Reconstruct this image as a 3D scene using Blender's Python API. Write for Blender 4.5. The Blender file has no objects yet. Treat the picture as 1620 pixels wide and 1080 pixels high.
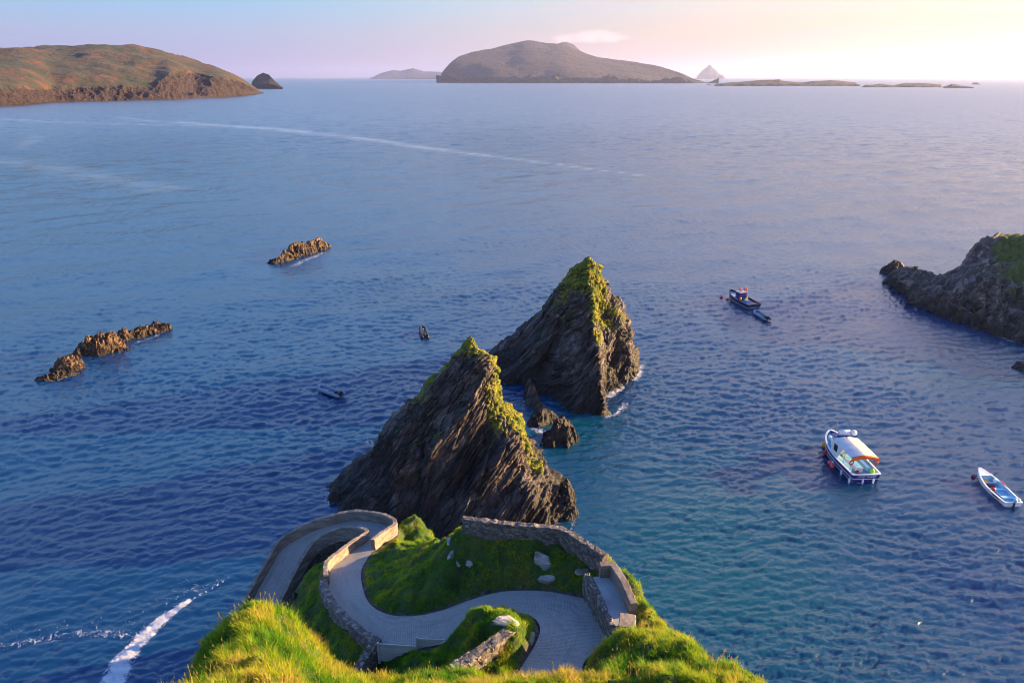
import bpy, math, random
import numpy as np
from math import radians, sin, cos, tan, pi
from mathutils import Vector, Matrix

SC = bpy.context.scene
COL = SC.collection
random.seed(7)

# ---------------------------------------------------------------- camera
CAMH = 50.0
PITCH = math.atan((540 - 122) / 1080.0)          # horizon sits at row 122 of the 1620x1080 photograph
cam_d = bpy.data.cameras.new("camera")
cam_d.sensor_width = 36.0
cam_d.lens = 24.0
cam_d.clip_start = 0.1
cam_d.clip_end = 200000.0
cam = bpy.data.objects.new("camera", cam_d)
COL.objects.link(cam)
cam.location = (0, 0, CAMH)
cam.rotation_euler = (pi / 2 - PITCH, 0, 0)
SC.camera = cam

# ---------------------------------------------------------------- render / exposure
SC.render.engine = 'CYCLES'
SC.cycles.use_denoising = True
SC.cycles.max_bounces = 6
SC.cycles.diffuse_bounces = 3
SC.cycles.glossy_bounces = 3
SC.cycles.transparent_max_bounces = 8
SC.cycles.volume_bounces = 0
SC.cycles.filter_width = 0.95
SC.view_settings.view_transform = 'Standard'
SC.view_settings.look = 'None'
SC.view_settings.gamma = 1.0
SC.view_settings.exposure = 2.48

# ---------------------------------------------------------------- sun and sky
SUN_AZ = radians(78)       # clockwise from the view direction (+Y)
SUN_EL = radians(11)
SUN_DIR = Vector((sin(SUN_AZ) * cos(SUN_EL), cos(SUN_AZ) * cos(SUN_EL), sin(SUN_EL)))
sd = bpy.data.lights.new("sun", 'SUN')
sd.energy = 4.9
sd.angle = radians(0.6)
sd.color = (1.0, 0.66, 0.30)
sun = bpy.data.objects.new("sun", sd)
COL.objects.link(sun)
sun.rotation_euler = (-SUN_DIR).to_track_quat('-Z', 'Y').to_euler()

world = bpy.data.worlds.new("World")
SC.world = world
world.use_nodes = True


class NT:
    """small helper round a node tree"""
    def __init__(s, tree):
        s.t = tree
        s.t.nodes.clear()

    def n(s, typ, ins=None, **kw):
        nd = s.t.nodes.new(typ)
        for k, v in kw.items():
            setattr(nd, k, v)
        if ins:
            for k, v in ins.items():
                s.set(nd, k, v)
        return nd

    def set(s, nd, k, v):
        sock = nd.inputs[k]
        if isinstance(v, bpy.types.Node):
            v = v.outputs[0]
        if isinstance(v, bpy.types.NodeSocket):
            s.t.links.new(v, sock)
        else:
            if sock.type == 'RGBA' and len(v) == 3:
                v = (*v, 1)
            sock.default_value = v

    def math(s, op, a, b=0.0, c=0.0, clamp=False):
        nd = s.n('ShaderNodeMath', operation=op, use_clamp=clamp)
        s.set(nd, 0, a)
        s.set(nd, 1, b)
        if op in ('MULTIPLY_ADD', 'SMOOTH_MIN', 'SMOOTH_MAX'):
            s.set(nd, 2, c)
        return nd.outputs[0]

    def mapr(s, v, a, b, c=0.0, d=1.0, smooth=False):
        nd = s.n('ShaderNodeMapRange')
        if smooth:
            nd.interpolation_type = 'SMOOTHSTEP'
        s.set(nd, 0, v)
        for i, x in enumerate((a, b, c, d)):
            nd.inputs[1 + i].default_value = x
        return nd.outputs[0]

    def mix(s, f, a, b, mode='MIX'):
        nd = s.n('ShaderNodeMix', data_type='RGBA', blend_type=mode)
        s.set(nd, 0, f)
        s.set(nd, 6, a)
        s.set(nd, 7, b)
        return nd.outputs[2]

    def ramp(s, v, stops, interp='LINEAR'):
        nd = s.n('ShaderNodeValToRGB')
        cr = nd.color_ramp
        cr.interpolation = interp
        while len(cr.elements) < len(stops):
            cr.elements.new(0.5)
        for e, (p, c) in zip(cr.elements, stops):
            e.position = p
            e.color = (*c, 1) if len(c) == 3 else c
        s.set(nd, 0, v)
        return nd.outputs[0]

    def noise(s, vec, scale, detail=4.0, rough=0.55, dist=0.0, out=0):
        nd = s.n('ShaderNodeTexNoise', {'Scale': scale, 'Detail': detail, 'Roughness': rough, 'Distortion': dist})
        if vec is not None:
            s.set(nd, 'Vector', vec)
        return nd.outputs[out]

    def mapping(s, vec, scale=(1, 1, 1), rot=(0, 0, 0), loc=(0, 0, 0)):
        nd = s.n('ShaderNodeMapping')
        s.set(nd, 0, vec)
        nd.inputs[1].default_value = loc
        nd.inputs[2].default_value = rot
        nd.inputs[3].default_value = scale
        return nd.outputs[0]


def lin(r, g, b):
    f = lambda c: ((c / 255.0 + 0.055) / 1.055) ** 2.4 if c > 10 else c / 255.0 / 12.92
    return (f(r), f(g), f(b))


def build_sky():
    w = NT(world.node_tree)
    tc = w.n('ShaderNodeTexCoord')
    d = tc.outputs['Generated']
    sep = w.n('ShaderNodeSeparateXYZ', {0: d})
    z = w.math('MAXIMUM', sep.outputs[2], 0.0)
    zr = w.math('POWER', z, 0.5)             # more ramp resolution near the horizon
    cool = w.ramp(zr, [
        (0.0, lin(122, 104, 164)), (0.13, lin(146, 140, 172)), (0.23, lin(146, 162, 188)),
        (0.34, lin(112, 178, 208)), (0.42, lin(150, 200, 244)), (0.56, lin(164, 210, 255)),
        (0.74, lin(92, 156, 238)), (1.0, lin(64, 110, 186))])
    warm = w.ramp(zr, [
        (0.0, lin(216, 138, 78)), (0.13, lin(218, 160, 102)), (0.24, lin(218, 184, 142)),
        (0.34, lin(212, 206, 196)), (0.44, lin(232, 224, 246)), (0.58, lin(234, 236, 255)),
        (0.76, lin(140, 180, 246)), (1.0, lin(64, 110, 186))])
    # azimuth weight towards the sun
    sx, sy = sin(SUN_AZ), cos(SUN_AZ)
    ln = w.math('SQRT', w.math('ADD', w.math('MULTIPLY', sep.outputs[0], sep.outputs[0]),
                               w.math('MULTIPLY', sep.outputs[1], sep.outputs[1])))
    dot = w.math('ADD', w.math('MULTIPLY', sep.outputs[0], sx), w.math('MULTIPLY', sep.outputs[1], sy))
    ca = w.math('DIVIDE', dot, w.math('MAXIMUM', ln, 0.001))
    fw = w.mapr(ca, -0.25, 0.80, 0, 1, smooth=True)
    col = w.mix(fw, cool, warm)
    # thin streaks of cloud, low in the west
    sv = w.n('ShaderNodeCombineXYZ')
    az = w.math('ARCTAN2', sep.outputs[0], sep.outputs[1])
    el = w.math('SUBTRACT', sep.outputs[2], w.math('MULTIPLY', az, 0.045))
    w.set(sv, 0, az)
    w.set(sv, 1, el)
    st = w.noise(w.mapping(sv.outputs[0], scale=(2.2, 60, 1)), 1.6, 5, 0.6, 0.3)
    streak = w.mapr(st, 0.52, 0.68, 0, 1, smooth=True)
    streak = w.math('MULTIPLY', streak, w.mapr(ca, 0.0, 0.5, 0, 0.55))
    streak = w.math('MULTIPLY', streak, w.mapr(sep.outputs[2], 0.35, 0.02, 0, 1))
    col = w.mix(streak, col, lin(205, 172, 176))
    # cap cloud trailing off the far peak
    def blob(a0, e0, wa, we, amp):
        a = w.math('DIVIDE', w.math('SUBTRACT', az, a0), wa)
        e = w.math('DIVIDE', w.math('SUBTRACT', sep.outputs[2], e0), we)
        r = w.math('ADD', w.math('MULTIPLY', a, a), w.math('MULTIPLY', e, e))
        nz = w.noise(w.mapping(sv.outputs[0], scale=(40, 90, 1)), 1.0, 4)
        r = w.math('ADD', r, w.mapr(nz, 0.3, 0.7, -0.5, 0.5))
        return w.mapr(r, 1.0, 0.0, 0, amp, smooth=True)
    b1 = blob(math.atan((930 - 810) / 1160.0), math.sin((122 - 64) / 1165.0), 0.055, 0.009, 0.9)
    col = w.mix(b1, col, lin(232, 206, 200))
    bg = w.n('ShaderNodeBackground', {'Color': col, 'Strength': 0.27})
    out = w.n('ShaderNodeOutputWorld', {'Surface': bg})


build_sky()

# ---------------------------------------------------------------- helpers
CP, SP = cos(PITCH), sin(PITCH)


def ray(px, py):
    c = (px - 810) / 1080.0
    d = (540 - py) / 1080.0
    return np.array([c, CP + d * SP, -SP + d * CP])


def P(px, py, z=0.0):
    """point of the place at height z seen at that spot of the photograph"""
    r = ray(px, py)
    t = (z - CAMH) / r[2]
    return np.array([0, 0, CAMH]) + r * t


def PY(px, py, Y):
    r = ray(px, py)
    return np.array([0, 0, CAMH]) + r * (Y / r[1])


rs = np.random.RandomState(11)
_perm = rs.permutation(256)
_perm = np.concatenate([_perm, _perm, _perm])
_grad = rs.normal(size=(256, 3))
_grad /= np.linalg.norm(_grad, axis=1)[:, None]


def perlin(p):
    p = np.asarray(p, dtype=np.float64)
    i = np.floor(p).astype(np.int64)
    f = p - i
    u = f * f * f * (f * (f * 6 - 15) + 10)
    i &= 255
    res = 0
    for dx in (0, 1):
        for dy in (0, 1):
            for dz in (0, 1):
                h = _perm[(_perm[(_perm[(i[:, 0] + dx) & 255] + i[:, 1] + dy) & 255] + i[:, 2] + dz) & 255]
                g = _grad[h]
                dot = g[:, 0] * (f[:, 0] - dx) + g[:, 1] * (f[:, 1] - dy) + g[:, 2] * (f[:, 2] - dz)
                wgt = (u[:, 0] if dx else 1 - u[:, 0]) * (u[:, 1] if dy else 1 - u[:, 1]) * (u[:, 2] if dz else 1 - u[:, 2])
                res = res + wgt * dot
    return res * 1.6


def fbm(p, octv=4, lac=2.03, gain=0.5, ridged=False):
    p = np.asarray(p, dtype=np.float64)
    a, s = 1.0, 0
    for o in range(octv):
        v = perlin(p + 17.3 * o)
        if ridged:
            v = 0.5 - np.abs(v) * 1.4
        s = s + a * v
        p = p * lac
        a *= gain
    return s


def sstep(a, b, x):
    t = np.clip((x - a) / (b - a), 0, 1)
    return t * t * (3 - 2 * t)


def grid_faces(nu, nv, wrap=False):
    """quads of an nu x nv vertex grid stored row-major [iu*nv+iv]"""
    iu = np.arange(nu if wrap else nu - 1)
    iv = np.arange(nv - 1)
    A, B = np.meshgrid(iu, iv, indexing='ij')
    A2 = (A + 1) % nu
    f = np.stack([A * nv + B, A2 * nv + B, A2 * nv + B + 1, A * nv + B + 1], -1).reshape(-1, 4)
    return f


def mesh_np(name, v, f, mat=None, parent=None, attrs=None, smooth=True):
    v = np.asarray(v, dtype=np.float32)
    f = np.asarray(f, dtype=np.int32)
    me = bpy.data.meshes.new(name)
    n, k = f.shape
    me.vertices.add(len(v))
    me.vertices.foreach_set('co', v.ravel())
    me.loops.add(n * k)
    me.loops.foreach_set('vertex_index', f.ravel())
    me.polygons.add(n)
    me.polygons.foreach_set('loop_start', np.arange(0, n * k, k, dtype=np.int32))
    me.polygons.foreach_set('loop_total', np.full(n, k, dtype=np.int32))
    me.polygons.foreach_set('use_smooth', np.full(n, smooth, dtype=bool))
    me.update(calc_edges=True)
    if attrs:
        for an, av in attrs.items():
            av = np.asarray(av, dtype=np.float32)
            if av.ndim == 1:
                a = me.attributes.new(an, 'FLOAT', 'POINT')
                a.data.foreach_set('value', av)
            else:
                a = me.attributes.new(an, 'FLOAT_COLOR', 'POINT')
                a.data.foreach_set('color', np.concatenate([av, np.ones((len(av), 1), np.float32)], 1).ravel())
    o = bpy.data.objects.new(name, me)
    COL.objects.link(o)
    if mat:
        me.materials.append(mat)
    if parent:
        o.parent = parent
    return o


def tag(o, label=None, cat=None, group=None, kind=None):
    if label:
        o['label'] = label
    if cat:
        o['category'] = cat
    if group:
        o['group'] = group
    if kind:
        o['kind'] = kind
    return o


def vnormals(v, f):
    fn = np.cross(v[f[:, 2]] - v[f[:, 0]], v[f[:, 3]] - v[f[:, 1]])
    n = np.zeros_like(v)
    for k in range(4):
        np.add.at(n, f[:, k], fn)
    return n / (np.linalg.norm(n, axis=1)[:, None] + 1e-9)


def spline(pts, n_per=8):
    """Catmull-Rom through rows of pts"""
    pts = np.asarray(pts, float)
    e = np.vstack([2 * pts[0] - pts[1], pts, 2 * pts[-1] - pts[-2]])
    out = []
    for i in range(1, len(e) - 2):
        for t in np.linspace(0, 1, n_per, endpoint=False):
            p0, p1, p2, p3 = e[i - 1], e[i], e[i + 1], e[i + 2]
            out.append(0.5 * ((2 * p1) + (-p0 + p2) * t + (2 * p0 - 5 * p1 + 4 * p2 - p3) * t * t + (-p0 + 3 * p1 - 3 * p2 + p3) * t ** 3))
    out.append(e[-2])
    return np.array(out)


def in_poly(x, y, poly):
    c = np.zeros(x.shape, bool)
    n = len(poly)
    for i in range(n):
        x1, y1 = poly[i][:2]
        x2, y2 = poly[(i + 1) % n][:2]
        cond = ((y1 > y) != (y2 > y)) & (x < (x2 - x1) * (y - y1) / (y2 - y1 + 1e-12) + x1)
        c ^= cond
    return c


def poly_dist(x, y, poly, closed=True):
    d = np.full(x.shape, 1e9)
    n = len(poly)
    for i in range(n if closed else n - 1):
        a = np.array(poly[i][:2], float)
        b = np.array(poly[(i + 1) % n][:2], float)
        ab = b - a
        L = (ab ** 2).sum() + 1e-12
        t = np.clip(((x - a[0]) * ab[0] + (y - a[1]) * ab[1]) / L, 0, 1)
        d = np.minimum(d, np.hypot(x - a[0] - t * ab[0], y - a[1] - t * ab[1]))
    return d


# ---------------------------------------------------------------- materials
def new_mat(name):
    m = bpy.data.materials.new(name)
    m.use_nodes = True
    return m, NT(m.node_tree)


def bsdf_out(nt, col, rough=0.8, normal=None, **kw):
    b = nt.n('ShaderNodeBsdfPrincipled', {'Base Color': col, 'Roughness': rough})
    for k, v in kw.items():
        nt.set(b, k, v)
    if normal is not None:
        nt.set(b, 'Normal', normal)
    nt.n('ShaderNodeOutputMaterial', {'Surface': b})
    return b


def bump(nt, h, strength=0.5, dist=0.1):
    return nt.n('ShaderNodeBump', {'Height': h, 'Strength': strength, 'Distance': dist}).outputs[0]


def simple_mat(name, col, rough=0.5, var=0.12, scale=3.0, metallic=0.0, spec=None):
    m, nt = new_mat(name)
    tc = nt.n('ShaderNodeTexCoord')
    nz = nt.noise(tc.outputs['Object'], scale, 5)
    f = nt.mapr(nz, 0.3, 0.7, 1 - var, 1 + var)
    c = nt.n('ShaderNodeVectorMath', operation='SCALE')
    nt.set(c, 0, col)
    nt.set(c, 'Scale', f)
    b = bsdf_out(nt, c.outputs[0], rough)
    b.inputs['Metallic'].default_value = metallic
    return m


# strata direction shared by the stacks and the cliffs: beds rise to the upper right
NS = np.array([0.74, 0.10, -0.66])
NS /= np.linalg.norm(NS)
ND = np.array([0.66, 0.15, 0.74])
ND -= NS * (ND @ NS)
ND /= np.linalg.norm(ND)
NE = np.cross(NS, ND)


def strata_vec(nt, tc):
    """object position expressed along the beds (x across the beds, y up the beds)"""
    comb = nt.n('ShaderNodeCombineXYZ')
    for i, (ax, sc) in enumerate(((NS, 1.0), (ND, 0.26), (NE, 0.45))):
        d = nt.n('ShaderNodeVectorMath', {0: tc, 1: tuple(ax * sc)}, operation='DOT_PRODUCT')
        nt.set(comb, i, d.outputs['Value'])
    return comb.outputs[0]


def rock_material(name, dark, mid, light, gcol1, gcol2, strata=1.0, fine=1.0, wet_shade=3.6):
    m, nt = new_mat(name)
    tc = nt.n('ShaderNodeTexCoord').outputs['Object']
    sv = strata_vec(nt, tc)
    n1 = nt.noise(sv, 1.6 * fine, 6, 0.65, 0.4)
    n2 = nt.noise(tc, 0.35 * fine, 5, 0.6)
    n3 = nt.noise(sv, 6.5 * fine, 4, 0.6)
    t = nt.math('ADD', nt.math('MULTIPLY', n1, 0.55), nt.math('MULTIPLY', n3, 0.45))
    c = nt.ramp(t, [(0.36, dark), (0.50, mid), (0.66, light)])
    pur = nt.mapr(n2, 0.42, 0.64, 0, 0.7)
    c = nt.mix(pur, c, nt.mix(0.6, c, (0.075, 0.040, 0.038)))
    # pale lichen flecks
    # slabs: each bed breaks into blocks of its own tone, with dark joints between
    vsl = nt.n('ShaderNodeTexVoronoi', {'Vector': sv, 'Scale': 1.5 * fine})
    vtone = nt.n('ShaderNodeSeparateXYZ', {0: vsl.outputs['Color']}).outputs[0]
    c = nt.mix(0.75, c, nt.ramp(vtone, [(0.1, (0.45, 0.42, 0.42)), (0.6, (1.0, 0.97, 0.95)), (0.95, (2.1, 2.0, 1.95))]), 'MULTIPLY')
    ved = nt.n('ShaderNodeTexVoronoi', {'Vector': sv, 'Scale': 1.5 * fine}, feature='DISTANCE_TO_EDGE')
    joint = nt.mapr(ved.outputs['Distance'], 0.0, 0.06)
    c = nt.mix(nt.mapr(joint, 0, 1, 0.75, 0.0), c, (0.006, 0.005, 0.006))
    lich = nt.mapr(nt.noise(tc, 2.6 * fine, 5, 0.7), 0.66, 0.74, 0, 0.6)
    c = nt.mix(lich, c, (0.19, 0.18, 0.165))
    pz = nt.n('ShaderNodeSeparateXYZ', {0: tc}).outputs[2]
    if wet_shade:
        wet_shade_f = nt.mapr(nt.math('ADD', pz, nt.mapr(n2, 0.3, 0.7, -2.5, 2.5)), 0.8, wet_shade, 1, 0, smooth=True)
        c = nt.mix(nt.math('MULTIPLY', wet_shade_f, 0.75), c, (0.008, 0.007, 0.008))  # dark foot: wet rock, and on the stacks shade painted into the colour
    at = nt.n('ShaderNodeAttribute', attribute_name='grass').outputs['Fac']
    gn = nt.noise(tc, 2.2 * fine, 6, 0.7)
    gm = nt.mapr(nt.math('ADD', at, nt.mapr(gn, 0.25, 0.75, -0.5, 0.5)), 0.44, 0.60, 0, 1, smooth=True)
    g = nt.mix(nt.mapr(nt.noise(tc, 1.1 * fine, 4), 0.38, 0.62), gcol1, gcol2)
    g = nt.mix(nt.mapr(nt.noise(tc, 7 * fine, 3), 0.4, 0.75, 0, 0.6), g, (0.12, 0.075, 0.025))
    c = nt.mix(gm, c, g)
    h = nt.math('ADD', nt.math('MULTIPLY', n1, 1.0), nt.math('MULTIPLY', n3, 0.55))
    h = nt.math('ADD', h, nt.math('MULTIPLY', nt.noise(tc, 9 * fine, 4, 0.7), 0.35))
    h = nt.math('ADD', h, nt.math('ADD', nt.math('MULTIPLY', vtone, 0.9), nt.math('MULTIPLY', joint, 0.5)))
    nrm = bump(nt, h, 1.0, 0.28 / fine)
    rg = nt.mapr(gm, 0, 1, 0.62, 0.95)
    b = bsdf_out(nt, c, rg, nrm)
    b.inputs['Specular IOR Level'].default_value = 0.35
    return m


M_STACK = rock_material('stack_rock', (0.012, 0.011, 0.012), (0.044, 0.037, 0.036), (0.165, 0.138, 0.126),
                        (0.075, 0.130, 0.007), (0.24, 0.21, 0.016), wet_shade=7.0)  # dark band reaches high: painted shade on the lower stack above the wet rock
M_CLIFF = rock_material('cliff_rock', (0.036, 0.026, 0.024), (0.125, 0.088, 0.078), (0.28, 0.205, 0.17),
                        (0.060, 0.095, 0.012), (0.110, 0.120, 0.022), fine=0.8)
M_SKERRY = rock_material('skerry_rock', (0.030, 0.019, 0.012), (0.110, 0.064, 0.030), (0.270, 0.165, 0.075),
                         (0.15, 0.11, 0.05), (0.2, 0.15, 0.07), fine=1.2, wet_shade=1.6)

# ================================================================= LARGE STRUCTURE
# ---------------------------------------------------------------- sea stacks
def build_stack(name, label, apex, base, prof, seed, grassf, amp=1.0, nphi=620, nt_=300, crev=None):
    apex = np.asarray(apex, float)
    base = [np.asarray(b[:2], float) for b in base]
    ph = np.linspace(0, 2 * pi, nphi, endpoint=False)
    d = np.stack([np.cos(ph), np.sin(ph)], 1)
    R = np.full(nphi, 0.0)
    for i in range(len(base)):
        a = base[i] - apex[:2]
        b = base[(i + 1) % len(base)] - apex[:2]
        e = b - a
        den = d[:, 0] * e[1] - d[:, 1] * e[0]
        t = (a[0] * e[1] - a[1] * e[0]) / (den + 1e-12)
        u = (a[0] * d[:, 1] - a[1] * d[:, 0]) / (den + 1e-12)
        ok = (t > 0) & (u >= -1e-6) & (u <= 1 + 1e-6)
        R = np.where(ok, np.maximum(R, t), R)
    t = np.linspace(0, 1.12, nt_)
    T, PH = np.meshgrid(t, ph, indexing='ij')       # [nt, nphi]
    RR = R[None, :] * T
    X = apex[0] + RR * np.cos(PH)
    Y = apex[1] + RR * np.sin(PH)
    Z = apex[2] * (1 - prof(T, PH))
    v = np.stack([X.T, Y.T, Z.T], -1).reshape(-1, 3)  # [nphi, nt]
    f = grid_faces(nphi, nt_, wrap=True)
    f = f[:, ::-1]
    Tn = T.T.reshape(-1)
    nrm = vnormals(v, f)
    if nrm[:, 2].mean() < 0:
        f = f[:, ::-1]
        nrm = -nrm
    # big buttresses and gullies, then beds, then fine break-up
    top = sstep(0.0, 0.16, Tn)
    q = np.stack([v @ NS, v @ ND, v @ NE], 1)
    big = fbm(v * 0.13 + seed, 3)
    beds = fbm(q * np.array([0.62, 0.10, 0.16]) + seed, 3, ridged=True)
    stepf = q[:, 0] * 0.8 + 2.2 * perlin(q * np.array([0.2, 0.07, 0.09]) + seed + 5)
    saw = (stepf - np.floor(stepf))
    saw = saw ** 1.6
    stepg = q[:, 0] * 2.3 + 1.1 * perlin(q * np.array([0.4, 0.14, 0.2]) + seed + 9)
    saw2 = (stepg - np.floor(stepg)) ** 1.5
    fine = fbm(q * np.array([2.4, 0.45, 1.0]) + seed, 3)
    sm_ = np.clip(1.0 + 2.0 * perlin(v * 0.22 + 50), 0.1, 2.0)
    disp = amp * (0.55 * big * top + 0.40 * beds * (0.3 + 0.7 * top) + 0.42 * sm_ * (saw - 0.4) * (0.15 + 0.85 * top)
                  + 0.24 * sm_ * (saw2 - 0.4) * (0.3 + 0.7 * top) + 0.20 * fine + 0.10 * fbm(v * 2.2 + seed, 3))
    nq = 3.2 * perlin(q * np.array([0.30, 0.07, 0.11]) + seed + 21) + 1.1 * perlin(q * np.array([0.9, 0.2, 0.3]) + seed + 2)
    fl_ = np.floor(nq * 1.6)
    led = (fl_ + sstep(0.0, 0.22, nq * 1.6 - fl_)) / 1.6
    disp = disp + amp * 0.55 * led * (0.25 + 0.75 * top)
    v2 = v + nrm * disp[:, None]
    if crev:
        a0, aw, t0, t1, amt = crev
        da = (PH.T.reshape(-1) - a0 + pi) % (2 * pi) - pi + 0.12 * perlin(v * 0.3)
        v2 = v2 - nrm * (amt * np.exp(-(da / aw) ** 2) * sstep(t0, t1, Tn))[:, None]
    n2 = vnormals(v2, f)
    g = grassf(v2, n2, Tn, PH.T.reshape(-1))
    lump = fbm(v2 * 1.5 + 3, 3)
    gm = sstep(0.4, 0.65, g)
    v2 = v2 + n2 * (gm * (0.14 + 0.20 * lump))[:, None]
    o = mesh_np(name, v2, f, M_STACK, attrs={'grass': g})
    tag(o, label, 'sea stack', 'steep pyramid rocks standing in the sea off the pier')
    return o


A1 = PY(744, 533, 78.0)
base1 = [P(525, 792), P(570, 822), P(640, 845), P(720, 856), P(800, 856), P(862, 846), P(874, 838), P(889, 808),
         P(885, 786), (A1[0] + 6.5, 88), (A1[0] + 1, 92), (A1[0] - 8, 89), P(556, 758)]
def prof1(T, PH):
    return np.where(T < 1, T ** 0.97, 1 + (T - 1) * 1.3)
def ang_off(a, a0):
    return (a - a0 + pi) % (2 * pi) - pi


_q = P(893, 828) - A1
PHR1 = math.atan2(_q[1], _q[0])
_q = P(612, 846) - A1
PHC1 = math.atan2(_q[1], _q[0])


def grass1(v, n, T, PH):
    # right-hand ridge flank, the very top and the left skyline
    ang = PH % (2 * pi)
    right = sstep(-0.10, 0.06, ang_off(ang, PHR1) + 0.06 * perlin(v * 0.4)) * sstep(1.9, 1.3, ang_off(ang, PHR1)) * sstep(0.86, 0.6, T + 0.15 * perlin(v * 0.3)) * 0.85
    topm = sstep(0.15, 0.05, T) * 0.75
    lft = sstep(0.22, 0.04, np.abs(ang - (pi + 0.10))) * sstep(0.75, 0.4, T) * 0.66
    fr = sstep(0.28, 0.05, np.abs(ang - (2 * pi - 0.95))) * sstep(0.16, 0.26, T) * sstep(0.56, 0.42, T) * 0.72
    bk = ((n[:, 1] > 0.1)).astype(float) * sstep(0.8, 0.5, T) * 0.6
    g = np.maximum.reduce([right, topm, lft, fr, bk])
    return g * (0.72 + 0.9 * np.clip(n[:, 2], 0, 1) * 0.6) + 0.10 * fbm(v * 0.5, 2)
stack1 = build_stack('sea_stack', 'near rock pyramid just behind the pier, golden grass down its right ridge',
                     A1, base1, prof1, 3.1, grass1, crev=(PHC1, 0.10, 0.35, 0.6, 2.0))

A2 = PY(931, 410, 112.0)
base2 = [P(760, 582), P(783, 598), P(826, 606), P(846, 606), P(866, 624), P(907, 649), P(957, 659), P(962, 628),
         P(979, 609), P(1008, 599), P(1013, 578), (A2[0] + 12, 121), (A2[0] + 2, 127), (A2[0] - 12, 125)]
def prof2(T, PH):
    return np.where(T < 1, T ** (1.06 + 0.10 * np.cos(PH - 0.2)), 1 + (T - 1) * 1.3)
_q = P(957, 659) - A2
PHR2 = math.atan2(_q[1], _q[0])


def grass2(v, n, T, PH):
    ang = PH % (2 * pi)
    right = sstep(-0.22, 0.02, ang_off(ang, PHR2) + 0.08 * perlin(v * 0.4)) * sstep(1.9, 1.2, ang_off(ang, PHR2)) * sstep(0.66, 0.42, T + 0.15 * perlin(v * 0.3)) * 0.85
    topm = sstep(0.36, 0.14, T) * 0.78
    lft = sstep(0.45, 0.1, np.abs(ang - (pi + 0.25))) * sstep(0.5, 0.25, T) * 0.7
    fr = sstep(0.5, 0.1, np.abs(ang - (2 * pi - 1.35))) * sstep(0.60, 0.36, T) * 0.68
    bk = ((n[:, 1] > 0.1)).astype(float) * sstep(0.7, 0.4, T) * 0.6
    g = np.maximum.reduce([right, topm, lft, fr, bk])
    return g * (0.72 + 0.9 * np.clip(n[:, 2], 0, 1) * 0.6) + 0.10 * fbm(v * 0.4, 2)
stack2 = build_stack('sea_stack', 'farther rock pyramid with a mossy shoulder, beyond the nearer one',
                     A2, base2, prof2, 8.4, grass2, amp=1.05)


# ---------------------------------------------------------------- low rocks: max of lumps, roughened
def rock_lumps(name, label, lumps, mat, res=0.12, seed=0.0, group=None, rough=0.5, slim=1.0, cat='rock'):
    """lumps: (x, y, rx, ry, angle, h); z = max over lumps"""
    xs = [l[0] for l in lumps]
    ys = [l[1] for l in lumps]
    rm = max(max(l[2], l[3]) for l in lumps) * 1.3
    x0, x1, y0, y1 = min(xs) - rm, max(xs) + rm, min(ys) - rm, max(ys) + rm
    nx, ny = int((x1 - x0) / res) + 2, int((y1 - y0) / res) + 2
    X, Y = np.meshgrid(np.linspace(x0, x1, nx), np.linspace(y0, y1, ny), indexing='ij')
    Z = np.full(X.shape, -9.0)
    q = np.stack([X.ravel(), Y.ravel(), np.full(X.size, seed)], 1)
    wx = fbm(q * 0.8, 3).reshape(X.shape)
    for (cx, cy, rx, ry, an, h) in lumps:
        ca, sa = cos(an), sin(an)
        dx, dy = X - cx, Y - cy
        u = (dx * ca + dy * sa) / rx
        w = (-dx * sa + dy * ca) / (ry * slim)
        r = np.sqrt(u * u + w * w) + 0.28 * wx
        Z = np.maximum(Z, h * (1 - r ** 1.5) * 1.0)
    nz = fbm(q * np.array([1.3, 1.3, 1]) + 4, 4, ridged=True).reshape(X.shape)
    Z = Z + rough * nz * sstep(-1, 0.4, Z) + rough * 0.5 * np.abs(fbm(q * 2.7 + 9, 2)).reshape(X.shape)
    if len(lumps) > 1:
        order = sorted(lumps, key=lambda l: l[0])
        Z = np.where(poly_dist(X, Y, [(l[0], l[1]) for l in order], closed=False) < 0.9, np.maximum(Z, -0.6), Z)
    Z = np.maximum(Z, -0.9)
    v = np.stack([X, Y, Z], -1).reshape(-1, 3)
    f = grid_faces(nx, ny)
    keep = (v[f][:, :, 2] > -0.85).any(1)
    f = f[keep]
    used = np.unique(f)
    remap = np.zeros(len(v), int)
    remap[used] = np.arange(len(used))
    v = v[used]
    f = remap[f]
    v[:, :2] += 0.35 * rough * np.stack([fbm(v * 1.1 + 3, 3), fbm(v * 1.1 + 13, 3)], 1)
    o = mesh_np(name, v, f, mat, attrs={'grass': np.zeros(len(v))}, smooth=False)
    return tag(o, label, cat, group)


def L(px, py, rx, ry, an, h):
    p = P(px, py, 0)
    return (p[0], p[1], rx, ry, radians(an), h)


GR_SK = 'low rocks breaking the surface of the bay'
rock_lumps('rock', 'long brown reef at left, blocky with a thin tail pointing right',
           [L(160, 556, 4.2, 2.6, 25, 3.6), L(178, 552, 2.4, 2.0, 25, 3.0), L(140, 560, 3.0, 1.2, 25, 0.9), L(198, 537, 1.5, 1.2, 30, 2.0),
            L(212, 532, 2.4, 1.2, 25, 1.0), L(230, 527, 3.0, 1.2, 20, 1.3), L(248, 521, 2.6, 1.2, 15, 1.2)],
           M_SKERRY, seed=1.0, group=GR_SK, rough=0.8, slim=0.72)
rock_lumps('rock', 'smallest brown rock at the far left, with a low shelf tapering to the lower left',
           [L(106, 584, 2.6, 1.6, 20, 2.2), L(118, 576, 1.4, 1.2, 20, 1.5), L(88, 596, 2.6, 0.9, 25, 0.6)],
           M_SKERRY, seed=2.3, group=GR_SK, rough=0.7, slim=0.72)
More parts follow.
